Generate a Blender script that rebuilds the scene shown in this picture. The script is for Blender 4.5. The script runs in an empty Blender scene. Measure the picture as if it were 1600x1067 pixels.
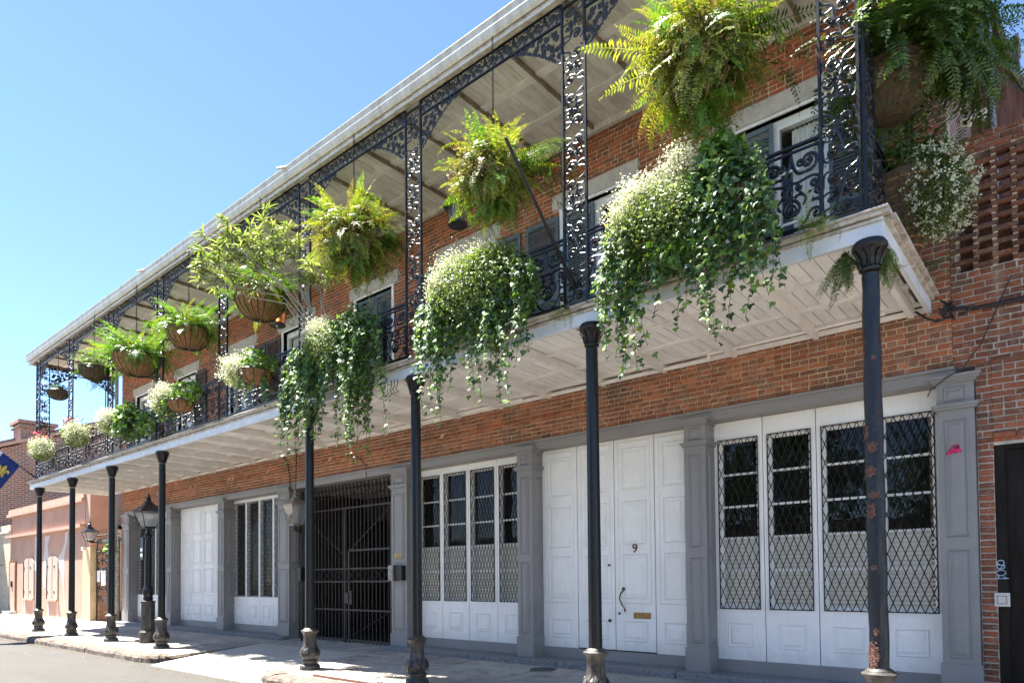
import bpy, math, random
import numpy as np
from mathutils import Vector, Matrix
random.seed(7); rng = np.random.default_rng(7)
pi = math.pi
SC = bpy.context.scene
COL = SC.collection

# ------------------------------------------------------------------ camera, sky, sun
cam_d = bpy.data.cameras.new('camera'); cam = bpy.data.objects.new('camera', cam_d); COL.objects.link(cam)
SC.camera = cam
r_ = Vector((0.76284214, 0.64651434, -0.00954362)); u_ = Vector((0.02447274, -0.01412038, 0.99960077)); w_ = Vector((-0.64612148, 0.76277115, 0.02659359))
mw = Matrix(((r_.x, u_.x, -w_.x, 1.4669), (r_.y, u_.y, -w_.y, -6.7673), (r_.z, u_.z, -w_.z, 1.5632), (0, 0, 0, 1)))
cam.matrix_world = mw
cam_d.sensor_width = 36; cam_d.lens = 1062.41 / 1600 * 36; cam_d.shift_y = (873.74 - 533.5) / 1600
cam_d.clip_start = 0.05; cam_d.clip_end = 2000

SUN_DIR = Vector((0.46, 0.165, -1.0)).normalized()
world = bpy.data.worlds.new('World'); SC.world = world; world.use_nodes = True
nt = world.node_tree; nt.nodes.clear()
sky = nt.nodes.new('ShaderNodeTexSky'); sky.sky_type = 'NISHITA'; sky.sun_disc = False
sky.sun_elevation = math.asin(-SUN_DIR.z); sky.sun_rotation = math.atan2(-SUN_DIR.x, -SUN_DIR.y)
sky.air_density = 0.85; sky.dust_density = 0.0; sky.ozone_density = 4.6
bg = nt.nodes.new('ShaderNodeBackground'); bg.inputs['Strength'].default_value = 0.060
wo = nt.nodes.new('ShaderNodeOutputWorld'); nt.links.new(sky.outputs[0], bg.inputs[0]); nt.links.new(bg.outputs[0], wo.inputs[0])
sun_d = bpy.data.lights.new('sun', 'SUN'); sun_d.energy = 5.0; sun_d.angle = math.radians(0.5); sun_d.color = (1, 0.955, 0.875)
sun = bpy.data.objects.new('sun', sun_d); COL.objects.link(sun); sun.rotation_euler = SUN_DIR.to_track_quat('-Z', 'Y').to_euler()
sun.location = (0, -5, 30)
SC.view_settings.view_transform = 'Standard'; SC.view_settings.look = 'None'; SC.view_settings.gamma = 1
SC.view_settings.use_curve_mapping = False; SC.view_settings.exposure = 2.46
SC.cycles.max_bounces = 8; SC.cycles.diffuse_bounces = 4; SC.cycles.transparent_max_bounces = 12
SC.cycles.use_denoising = True

# ------------------------------------------------------------------ materials
MATS = {}
def new_mat(name):
    m = bpy.data.materials.new(name); m.use_nodes = True; MATS[name] = m
    return m, m.node_tree, m.node_tree.nodes['Principled BSDF']
def N(t, kind, **kw):
    n = t.nodes.new(kind)
    for k, v in kw.items():
        if k in ('inp',):
            for a, b in v.items(): n.inputs[a].default_value = b
        else: setattr(n, k, v)
    return n
def pos(t, scale=(1, 1, 1)):
    g = t.nodes.new('ShaderNodeNewGeometry'); mp = t.nodes.new('ShaderNodeMapping'); mp.inputs['Scale'].default_value = scale
    t.links.new(g.outputs['Position'], mp.inputs['Vector']); return mp.outputs[0]
def noise(t, scale, detail=4, rough=.6, vec=None, vscale=(1, 1, 1)):
    n = t.nodes.new('ShaderNodeTexNoise'); n.inputs['Scale'].default_value = scale; n.inputs['Detail'].default_value = detail; n.inputs['Roughness'].default_value = rough
    t.links.new(vec if vec is not None else pos(t, vscale), n.inputs['Vector']); return n.outputs[0]
def ramp(t, fac, stops, interp='LINEAR'):
    r = t.nodes.new('ShaderNodeValToRGB'); cr = r.color_ramp; cr.interpolation = interp
    while len(cr.elements) < len(stops): cr.elements.new(.5)
    for e, (p, c) in zip(cr.elements, stops): e.position = p; e.color = (*c, 1) if len(c) == 3 else c
    t.links.new(fac, r.inputs[0]); return r.outputs[0]
def mixc(t, fac, a, b, mode='MIX'):
    m = t.nodes.new('ShaderNodeMix'); m.data_type = 'RGBA'; m.blend_type = mode
    for s, v in ((m.inputs[0], fac), (m.inputs[6], a), (m.inputs[7], b)):
        if isinstance(v, (int, float)): s.default_value = v
        elif isinstance(v, tuple): s.default_value = (*v, 1)
        else: t.links.new(v, s)
    return m.outputs[2]
def math_(t, op, a, b=0.0, c=None):
    m = t.nodes.new('ShaderNodeMath'); m.operation = op
    for i, v in enumerate((a, b, c)):
        if v is None: continue
        if isinstance(v, (int, float)): m.inputs[i].default_value = v
        else: t.links.new(v, m.inputs[i])
    return m.outputs[0]
def bump(t, b, h, strength=.3, dist=.01):
    n = t.nodes.new('ShaderNodeBump'); n.inputs['Strength'].default_value = strength; n.inputs['Distance'].default_value = dist
    t.links.new(h, n.inputs['Height']); t.links.new(n.outputs[0], b.inputs['Normal'])
def rnd(t):
    g = t.nodes.new('ShaderNodeNewGeometry'); o = t.nodes.new('ShaderNodeObjectInfo')
    return math_(t, 'FRACT', math_(t, 'ADD', g.outputs['Random Per Island'], math_(t, 'MULTIPLY', o.outputs['Random'], 1.618)))
def setc(t, b, c):
    if isinstance(c, tuple): b.inputs['Base Color'].default_value = (*c, 1)
    else: t.links.new(c, b.inputs['Base Color'])

def simple(name, c1, c2, nscale=6, rough=.6, bumpd=.004, bscale=40, vscale=(1, 1, 1), spec=.4, lo=.35, hi=.65, metal=0):
    m, t, b = new_mat(name)
    setc(t, b, ramp(t, noise(t, nscale, 6, .65, vscale=vscale), [(lo, c1), (hi, c2)]))
    b.inputs['Roughness'].default_value = rough; b.inputs['Specular IOR Level'].default_value = spec; b.inputs['Metallic'].default_value = metal
    if bumpd: bump(t, b, noise(t, bscale, 4, .6, vscale=vscale), .5, bumpd)
    return m

def brick_mat(name, stops, dirt=(.10, .075, .06), dirt_amt=.55, smear=.35):
    m, t, b = new_mat(name)
    base = ramp(t, rnd(t), stops)
    n1 = noise(t, 26, 6, .7); n2 = noise(t, 1.3, 5, .65)
    c = mixc(t, ramp(t, n1, [(.35, (0, 0, 0)), (.75, (.55, .55, .55))]), base, (.36, .20, .13))
    c = mixc(t, ramp(t, n2, [(.50, (0, 0, 0)), (.72, (dirt_amt,) * 3)]), c, dirt)
    c = mixc(t, ramp(t, noise(t, .55, 7, .75, vscale=(1, 1, 1.6)), [(.46, (0, 0, 0)), (.62, (.62, .62, .62))]), c, mixc(t, .55, c, (.06, .04, .03)))
    c = mixc(t, ramp(t, noise(t, 4.5, 4, .6, vscale=(1, 1, .2)), [(.60, (0, 0, 0)), (.75, (.35, .35, .35))]), c, (.40, .31, .23))
    c = mixc(t, ramp(t, noise(t, 34, 4, .7), [(.56, (0, 0, 0)), (.66, (smear,) * 3)]), c, (.46, .38, .29))
    setc(t, b, c); b.inputs['Roughness'].default_value = .9; b.inputs['Specular IOR Level'].default_value = .2
    bump(t, b, noise(t, 45, 5, .7), .8, .008)
    return m
brick_mat('brick', [(0, (.17, .05, .026)), (.2, (.36, .09, .034)), (.5, (.42, .10, .04)), (.72, (.50, .15, .058)), (.82, (.24, .075, .045)), (1, (.17, .075, .05))], dirt_amt=.45)
brick_mat('brick_worn', [(0, (.18, .06, .035)), (.25, (.40, .11, .045)), (.45, (.24, .09, .055)), (.62, (.46, .13, .055)), (.8, (.52, .19, .085)), (.9, (.30, .13, .085)), (1, (.22, .11, .07))], dirt_amt=.75, smear=.7)
brick_mat('brick_dark', [(0, (.12, .04, .025)), (.3, (.27, .07, .033)), (.6, (.36, .10, .042)), (.85, (.20, .06, .034)), (1, (.13, .065, .05))], dirt_amt=.5, smear=.5)
brick_mat('brick_sooty', [(0, (.07, .025, .018)), (.4, (.15, .045, .026)), (.7, (.21, .07, .035)), (1, (.10, .05, .035))], dirt_amt=.6, smear=.3)
simple('mortar', (.44, .345, .24), (.72, .60, .45), 5, .95, .01, 60)
simple('mortar_pale', (.34, .31, .27), (.58, .54, .48), 5, .95, .01, 60)

m, t, b = new_mat('grey_paint')
c = mixc(t, ramp(t, noise(t, 1.7, 6, .7), [(.4, (0, 0, 0)), (.7, (.6, .6, .6))]), (.265, .252, .245), (.20, .19, .185))
c = mixc(t, ramp(t, noise(t, 14, 6, .8, vscale=(1, 1, .35)), [(.66, (0, 0, 0)), (.74, (.6, .6, .6))]), c, (.33, .33, .33))
setc(t, b, c); b.inputs['Roughness'].default_value = .5; bump(t, b, noise(t, 30, 4), .3, .004)

m, t, b = new_mat('white_paint')
c = mixc(t, ramp(t, noise(t, 2.2, 6, .7), [(.45, (0, 0, 0)), (.75, (.6, .6, .6))]), (.90, .875, .84), (.76, .735, .70))
c = mixc(t, ramp(t, noise(t, 9, 6, .85, vscale=(3, 3, .4)), [(.66, (0, 0, 0)), (.8, (.5, .5, .5))]), c, (.6, .58, .54))
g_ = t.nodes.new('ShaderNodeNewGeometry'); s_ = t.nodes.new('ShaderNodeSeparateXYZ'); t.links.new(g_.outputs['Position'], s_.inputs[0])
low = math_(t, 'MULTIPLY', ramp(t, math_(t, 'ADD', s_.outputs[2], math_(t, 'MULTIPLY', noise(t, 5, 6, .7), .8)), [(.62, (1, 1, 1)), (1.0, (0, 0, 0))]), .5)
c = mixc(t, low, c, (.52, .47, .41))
c = mixc(t, ramp(t, noise(t, 60, 3, .5, vscale=(1, 1, .06)), [(.5, (0, 0, 0)), (.8, (.35, .35, .35))]), c, (.66, .64, .61))
setc(t, b, c); b.inputs['Roughness'].default_value = .45; bump(t, b, noise(t, 25, 4, vscale=(3, 3, .6)), .25, .003)

m, t, b = new_mat('iron')
c = mixc(t, ramp(t, noise(t, 16, 6, .7), [(.5, (0, 0, 0)), (.75, (.8, .8, .8))]), (.010, .010, .012), (.026, .024, .024))
c = mixc(t, ramp(t, noise(t, 5, 6, .8), [(.66, (0, 0, 0)), (.72, (1, 1, 1))]), c, (.09, .045, .03))
setc(t, b, c); b.inputs['Roughness'].default_value = .30; b.inputs['Specular IOR Level'].default_value = .35; bump(t, b, noise(t, 45, 4), .45, .004)

m, t, b = new_mat('iron_lace')
setc(t, b, mixc(t, ramp(t, noise(t, 20, 4, .7), [(.5, (0, 0, 0)), (.75, (.7, .7, .7))]), (.007, .008, .013), (.025, .026, .032)))
b.inputs['Roughness'].default_value = .38; b.inputs['Specular IOR Level'].default_value = .42; b.inputs['Coat Weight'].default_value = .15; b.inputs['Coat Roughness'].default_value = .3

m, t, b = new_mat('iron_base')   # dusty column feet
c = mixc(t, ramp(t, noise(t, 9, 6, .75), [(.38, (0, 0, 0)), (.66, (.85, .85, .85))]), (.016, .015, .015), (.10, .088, .074))
setc(t, b, c); b.inputs['Roughness'].default_value = .5; bump(t, b, noise(t, 50, 4), .6, .006)

m, t, b = new_mat('rusty_iron')  # right hand column, paint blistered off
n = noise(t, 6.5, 7, .75)
n_hi = noise(t, 30, 5, .7)
msk = ramp(t, n, [(.66, (0, 0, 0)), (.68, (1, 1, 1))])
c = mixc(t, msk, (.008, .009, .014), mixc(t, n_hi, (.07, .025, .018), (.26, .14, .11)))
setc(t, b, c)
rr = ramp(t, n, [(.66, (.16, .16, .16)), (.68, (.85, .85, .85))]); t.links.new(rr, b.inputs['Roughness'])
bump(t, b, math_(t, 'ADD', math_(t, 'MULTIPLY', n_hi, .4), n), .8, .02)

simple('rust_flake', (.05, .018, .013), (.34, .18, .14), 60, .9, .01, 60)
simple('gate_iron', (.018, .012, .010), (.055, .033, .025), 6, .5, .003, 60)
m, t, b = new_mat('white_board')
c = mixc(t, ramp(t, rnd(t), [(0, (.60, .565, .51)), (1, (.72, .69, .64))]), (.5, .47, .42), (.5, .46, .4))
base = ramp(t, rnd(t), [(0, (.80, .785, .755)), (1, (.88, .865, .835))])
c = mixc(t, ramp(t, noise(t, 2.6, 7, .75, vscale=(1.6, .6, 1)), [(.48, (0, 0, 0)), (.72, (.6, .6, .6))]), base, (.56, .50, .43))
setc(t, b, c); b.inputs['Roughness'].default_value = .7; bump(t, b, noise(t, 30, 4, vscale=(4, .5, 1)), .3, .003)
m, t, b = new_mat('soffit_board')
base = ramp(t, rnd(t), [(0, (.70, .675, .63)), (1, (.82, .795, .745))])
c = mixc(t, ramp(t, noise(t, 3.2, 8, .8, vscale=(2.2, .5, 1)), [(.44, (0, 0, 0)), (.70, (.75, .75, .75))]), base, (.38, .33, .26))
setc(t, b, c); b.inputs['Roughness'].default_value = .8; bump(t, b, noise(t, 30, 4, vscale=(4, .5, 1)), .4, .004)
simple('dark_joist', (.14, .105, .075), (.32, .26, .20), 8, .8, .004, 40)
simple('batten_wood', (.72, .70, .66), (.84, .82, .78), 5, .7, .003, 40)
simple('fascia_paint', (.58, .61, .64), (.74, .76, .79), 3, .5, .003, 40, vscale=(1, 1, 2))
simple('fascia_worn', (.30, .25, .19), (.66, .62, .55), 10, .75, .006, 40)
m, t, b = new_mat('gutter_paint')
c = mixc(t, ramp(t, noise(t, 3, 6, .75, vscale=(3, 1, .4)), [(.40, (0, 0, 0)), (.7, (.85, .85, .85))]), (.56, .545, .48), (.33, .295, .235))
setc(t, b, c); b.inputs['Roughness'].default_value = .45; bump(t, b, noise(t, 20, 4), .2, .004)
simple('limestone', (.42, .385, .34), (.56, .53, .48), 7, .85, .004, 60)
simple('granite', (.10, .10, .105), (.30, .29, .285), 35, .8, .01, 50, lo=.3, hi=.7)
m, t, b = new_mat('concrete')
c = mixc(t, ramp(t, noise(t, 1.1, 7, .7), [(.40, (0, 0, 0)), (.68, (1, 1, 1))]), (.54, .475, .40), (.40, .35, .295))
c = mixc(t, ramp(t, noise(t, 55, 4, .7), [(.35, (0, 0, 0)), (.75, (.5, .5, .5))]), c, (.34, .31, .28))
c = mixc(t, ramp(t, rnd(t), [(0, (0, 0, 0)), (1, (.35, .35, .35))]), c, (.40, .365, .325))
c = mixc(t, ramp(t, noise(t, 3.3, 8, .8), [(.50, (0, 0, 0)), (.64, (.85, .85, .85))]), c, (.17, .145, .12))
c = mixc(t, ramp(t, noise(t, 14, 6, .8), [(.60, (0, 0, 0)), (.70, (.8, .8, .8))]), c, (.12, .10, .085))
c = mixc(t, ramp(t, noise(t, .45, 5, .6), [(.42, (0, 0, 0)), (.62, (.6, .6, .6))]), c, (.22, .19, .16))
setc(t, b, c); b.inputs['Roughness'].default_value = .9; bump(t, b, noise(t, 60, 5, .7), .5, .006)
m, t, b = new_mat('pale_concrete')
c = mixc(t, ramp(t, noise(t, 1.3, 7, .7), [(.40, (0, 0, 0)), (.7, (1, 1, 1))]), (.58, .52, .445), (.45, .40, .335))
c = mixc(t, ramp(t, noise(t, 70, 4, .7), [(.4, (0, 0, 0)), (.75, (.45, .45, .45))]), c, (.20, .18, .155))
c = mixc(t, ramp(t, noise(t, 2.2, 8, .8), [(.56, (0, 0, 0)), (.68, (.7, .7, .7))]), c, (.19, .16, .13))
setc(t, b, c); b.inputs['Roughness'].default_value = .9; bump(t, b, noise(t, 60, 5, .7), .5, .008)
simple('kerb_stone', (.055, .042, .034), (.20, .16, .13), 9, .9, .02, 26, lo=.3, hi=.7)
m, t, b = new_mat('asphalt')
c = mixc(t, ramp(t, noise(t, .8, 7, .7, vscale=(.6, 1.6, 1)), [(.38, (0, 0, 0)), (.7, (1, 1, 1))]), (.036, .0335, .0305), (.052, .0485, .044))
c = mixc(t, ramp(t, noise(t, 120, 3, .7), [(.42, (0, 0, 0)), (.7, (.7, .7, .7))]), c, (.10, .093, .084))
c = mixc(t, ramp(t, noise(t, 90, 3, .7, vscale=(1, 1, 1.3)), [(.58, (0, 0, 0)), (.7, (.7, .7, .7))]), c, (.018, .0175, .016))
setc(t, b, c); b.inputs['Roughness'].default_value = .85; bump(t, b, noise(t, 110, 4, .75), .8, .01)
simple('earth', (.09, .075, .06), (.16, .14, .11), 2, .95, .01, 20)
simple('gutter_dirt', (.05, .038, .025), (.12, .095, .07), 8, .9, .01, 60)

m, t, b = new_mat('pink_stucco')
c = mixc(t, ramp(t, noise(t, .9, 7, .7), [(.40, (0, 0, 0)), (.68, (1, 1, 1))]), (.47, .295, .22), (.40, .225, .16))
c = mixc(t, ramp(t, noise(t, 7, 6, .7), [(.5, (0, 0, 0)), (.8, (.4, .4, .4))]), c, (.52, .36, .28))
setc(t, b, c); b.inputs['Roughness'].default_value = .9; bump(t, b, noise(t, 20, 5), .3, .01)
simple('pink_trim', (.43, .27, .20), (.52, .35, .27), 4, .85, .004, 30)
simple('stucco_patch', (.50, .46, .44), (.58, .55, .53), 4, .9, .004, 30)
simple('tan_shutter', (.40, .32, .26), (.48, .40, .33), 6, .7, .003, 30)
simple('cream_post', (.50, .38, .22), (.62, .50, .31), 4, .7, .003, 30)
simple('cream_stone', (.50, .41, .28), (.66, .57, .43), 5, .9, .02, 14)
simple('brown_door', (.16, .07, .035), (.25, .12, .06), 7, .6, .003, 40)
simple('shutter_paint', (.10, .135, .15), (.135, .175, .19), 6, .5, .002, 40)
simple('dark_shutter', (.05, .045, .045), (.09, .08, .075), 6, .5, .002, 40)
simple('black_wood', (.008, .006, .005), (.024, .018, .014), 8, .6, .003, 40, vscale=(1, 1, .15), spec=.15)
simple('room_shade', (.012, .011, .010), (.03, .027, .025), 3, .9, 0)  # near-black colour standing in for the shade of unlit rooms
simple('passage_wall', (.018, .016, .014), (.04, .036, .032), 2, .9, .01, 20)
simple('passage_ceiling', (.16, .155, .15), (.24, .235, .225), 2, .9, 0)
simple('blind', (.86, .84, .77), (.90, .88, .82), 4, .6, 0)
simple('coir', (.17, .085, .035), (.36, .19, .09), 30, .95, .02, 90)
simple('coir_dark', (.055, .038, .022), (.13, .09, .05), 30, .95, .02, 90)
simple('bark', (.20, .17, .14), (.42, .38, .33), 30, .85, .006, 60)
simple('stem', (.09, .075, .03), (.20, .16, .07), 20, .8, 0)
simple('slate', (.06, .06, .065), (.13, .125, .125), 4, .8, .01, 30)
simple('wing_board', (.11, .04, .03), (.26, .13, .10), 5, .85, .01, 30, vscale=(5, 5, .35))
simple('pipe_paint', (.22, .25, .24), (.36, .38, .36), 6, .5, .002, 40)
simple('grey_pipe', (.25, .29, .36), (.33, .37, .43), 6, .4, 0)
simple('wire_rubber', (.012, .012, .014), (.03, .03, .032), 8, .5, 0)
simple('brass', (.20, .12, .05), (.36, .24, .11), 20, .4, 0, metal=.8)
simple('bronze', (.05, .028, .016), (.14, .08, .045), 30, .4, .002, 60, metal=.5)
simple('steel_box', (.16, .15, .14), (.38, .36, .33), 14, .35, .002, 40, metal=.4)
simple('ivory_plastic', (.62, .60, .54), (.68, .66, .60), 4, .4, 0)
simple('gold_paint', (.55, .34, .08), (.70, .48, .14), 8, .4, 0)
simple('black_paint', (.008, .008, .009), (.015, .015, .016), 8, .4, 0)
simple('grille_grey', (.022, .02, .018), (.045, .04, .036), 8, .5, 0)
simple('grille_iron', (.008, .007, .007), (.018, .015, .014), 8, .6, 0, spec=.2)
simple('paper', (.68, .70, .74), (.78, .80, .82), 6, .7, 0)
simple('tag_paint', (.35, .48, .62), (.45, .58, .72), 8, .6, 0)
simple('navy_cloth', (.012, .030, .16), (.02, .045, .21), 6, .8, .002, 30)
simple('white_cloth', (.66, .68, .76), (.74, .75, .82), 6, .8, .002, 30)
simple('gold_cloth', (.58, .42, .05), (.70, .52, .08), 6, .8, 0)
simple('roof_tile', (.09, .085, .08), (.16, .15, .14), 5, .8, .01, 30)
simple('manhole_iron', (.05, .04, .035), (.10, .085, .075), 20, .6, .006, 60)
simple('red_petal', (.55, .02, .03), (.72, .05, .07), 20, .5, 0)
simple('warm_wood', (.16, .07, .03), (.28, .13, .06), 7, .7, .004, 40)
m, t, b = new_mat('ribbed_plate')
wv = t.nodes.new('ShaderNodeTexWave'); wv.wave_type = 'BANDS'; wv.bands_direction = 'DIAGONAL'; wv.inputs['Scale'].default_value = 9; wv.inputs['Distortion'].default_value = 0
t.links.new(pos(t), wv.inputs['Vector'])
setc(t, b, ramp(t, wv.outputs[1], [(.3, (.42, .34, .26)), (.7, (.56, .48, .38))])); b.inputs['Roughness'].default_value = .8; bump(t, b, wv.outputs[1], .6, .02)
m, t, b = new_mat('sticker')
vo = t.nodes.new('ShaderNodeTexVoronoi'); vo.inputs['Scale'].default_value = 22; t.links.new(pos(t), vo.inputs['Vector'])
setc(t, b, ramp(t, noise(t, 38, 3, .6), [(.48, (.75, .015, .13)), (.53, (.02, .01, .015))])); b.inputs['Roughness'].default_value = .4
# far brick walls: pieces only 2-4 pixels, so a brick texture
m, t, b = new_mat('far_brick')
geo = t.nodes.new('ShaderNodeNewGeometry'); sp = t.nodes.new('ShaderNodeSeparateXYZ'); t.links.new(geo.outputs['Position'], sp.inputs[0])
cb = t.nodes.new('ShaderNodeCombineXYZ'); t.links.new(math_(t, 'ADD', sp.outputs[0], sp.outputs[1]), cb.inputs[0]); t.links.new(sp.outputs[2], cb.inputs[1])
bt = t.nodes.new('ShaderNodeTexBrick'); t.links.new(cb.outputs[0], bt.inputs['Vector'])
for k, v in (('Scale', 1.0), ('Mortar Size', .016), ('Brick Width', .30), ('Row Height', .105), ('Bias', 0.0)): bt.inputs[k].default_value = v
bt.inputs['Color1'].default_value = (.30, .10, .055, 1); bt.inputs['Color2'].default_value = (.12, .07, .055, 1); bt.inputs['Mortar'].default_value = (.42, .36, .31, 1)
setc(t, b, mixc(t, ramp(t, noise(t, 1.2, 6, .7), [(.4, (0, 0, 0)), (.7, (.45, .45, .45))]), bt.outputs[0], (.36, .27, .22))); b.inputs['Roughness'].default_value = .95

# glass: clear with fresnel reflection
def glass(name, tint=(.92, .95, .95), ior=1.5):
    m, t, b = new_mat(name); out = t.nodes['Material Output']; t.nodes.remove(b)
    tr = t.nodes.new('ShaderNodeBsdfTransparent'); tr.inputs[0].default_value = (*tint, 1)
    gl = t.nodes.new('ShaderNodeBsdfGlossy'); gl.inputs['Roughness'].default_value = .015
    fr = t.nodes.new('ShaderNodeFresnel'); fr.inputs['IOR'].default_value = ior
    bm = t.nodes.new('ShaderNodeBump'); bm.inputs['Strength'].default_value = .12; bm.inputs['Distance'].default_value = .02
    t.links.new(noise(t, 2.5, 2), bm.inputs['Height']); t.links.new(bm.outputs[0], gl.inputs['Normal'])
    mx = t.nodes.new('ShaderNodeMixShader'); t.links.new(fr.outputs[0], mx.inputs[0]); t.links.new(tr.outputs[0], mx.inputs[1]); t.links.new(gl.outputs[0], mx.inputs[2])
    t.links.new(mx.outputs[0], out.inputs[0])
glass('glass', (.98, .98, .98), ior=1.45)
simple('pale_stucco', (.66, .61, .52), (.76, .72, .63), 2, .9, .01, 20)
glass('lamp_glass', (.85, .85, .82), 1.5)
t = MATS['lamp_glass'].node_tree
for l in list(t.links):
    if l.from_node.type == 'FRESNEL': l.to_socket.default_value = .16; t.links.remove(l)
mx0 = [n for n in t.nodes if n.type == 'MIX_SHADER'][0]; df = t.nodes.new('ShaderNodeBsdfTranslucent'); df.inputs[0].default_value = (.8, .8, .78, 1); mx1 = t.nodes.new('ShaderNodeMixShader'); mx1.inputs[0].default_value = .38
t.links.new(mx0.outputs[0], mx1.inputs[1]); t.links.new(df.outputs[0], mx1.inputs[2]); t.links.new(mx1.outputs[0], t.nodes['Material Output'].inputs[0])
m, t, b = new_mat('flame'); em = t.nodes.new('ShaderNodeEmission'); em.inputs[0].default_value = (1, .16, .03, 1); em.inputs[1].default_value = 6
t.links.new(em.outputs[0], t.nodes['Material Output'].inputs[0])

def leafmat(name, stops, trans=.35, rough=.45, spec=.5, tcol=None):
    m, t, b = new_mat(name); out = t.nodes['Material Output']
    c = ramp(t, rnd(t), stops); c = mixc(t, .5, c, ramp(t, noise(t, 9, 3, .6), [(.3, (.75, .75, .75)), (.7, (1.25, 1.25, 1.25))]), 'MULTIPLY')
    setc(t, b, c); b.inputs['Roughness'].default_value = rough; b.inputs['Specular IOR Level'].default_value = spec
    tl = t.nodes.new('ShaderNodeBsdfTranslucent'); t.links.new(mixc(t, 1.0, c, tcol or (1.5, 1.6, .6), 'MULTIPLY'), tl.inputs[0])
    mx = t.nodes.new('ShaderNodeMixShader'); mx.inputs[0].default_value = trans
    t.links.new(b.outputs[0], mx.inputs[1]); t.links.new(tl.outputs[0], mx.inputs[2]); t.links.new(mx.outputs[0], out.inputs[0])
leafmat('fern_sun', [(0, (0.094, 0.130, 0.014)), (.3, (0.173, 0.216, 0.022)), (.6, (0.245, 0.274, 0.032)), (.85, (0.302, 0.288, 0.050)), (1, (0.331, 0.259, 0.101))])
leafmat('fern_green', [(0, (0.038, 0.098, 0.011)), (.4, (0.083, 0.188, 0.017)), (.8, (0.143, 0.270, 0.026)), (1, (0.210, 0.330, 0.045))])
leafmat('fern_dry', [(0, (.09, .05, .02)), (.4, (.22, .14, .06)), (.8, (.36, .27, .15)), (1, (.20, .20, .05))], .25)
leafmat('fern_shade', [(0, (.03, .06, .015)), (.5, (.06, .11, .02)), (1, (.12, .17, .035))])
leafmat('ivy_leaf', [(0, (0.027, 0.068, 0.029)), (.45, (0.068, 0.135, 0.050)), (.75, (0.117, 0.198, 0.063)), (.9, (0.198, 0.297, 0.054)), (1, (0.288, 0.396, 0.081))], .25, .5, .35)
leafmat('ivy_bright', [(0, (0.051, 0.111, 0.017)), (.5, (0.111, 0.204, 0.030)), (1, (0.204, 0.323, 0.051))], .35, .38)
leafmat('bush_leaf', [(0, (0.068, 0.102, 0.025)), (.5, (0.153, 0.212, 0.051)), (1, (0.289, 0.340, 0.119))], .3, .5)
leafmat('petal', [(0, (.48, .50, .26)), (.5, (.66, .66, .46)), (1, (.80, .79, .68))], .3, .6, .3, (1.1, 1.1, 1.05))
leafmat('long_leaf', [(0, (0.096, 0.144, 0.040)), (.5, (0.208, 0.264, 0.088)), (.85, (0.336, 0.368, 0.176)), (1, (0.440, 0.432, 0.288))], .3, .4)
leafmat('tree_leaf', [(0, (.02, .05, .012)), (.5, (.05, .10, .02)), (1, (.10, .17, .03))], .3, .5)

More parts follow.
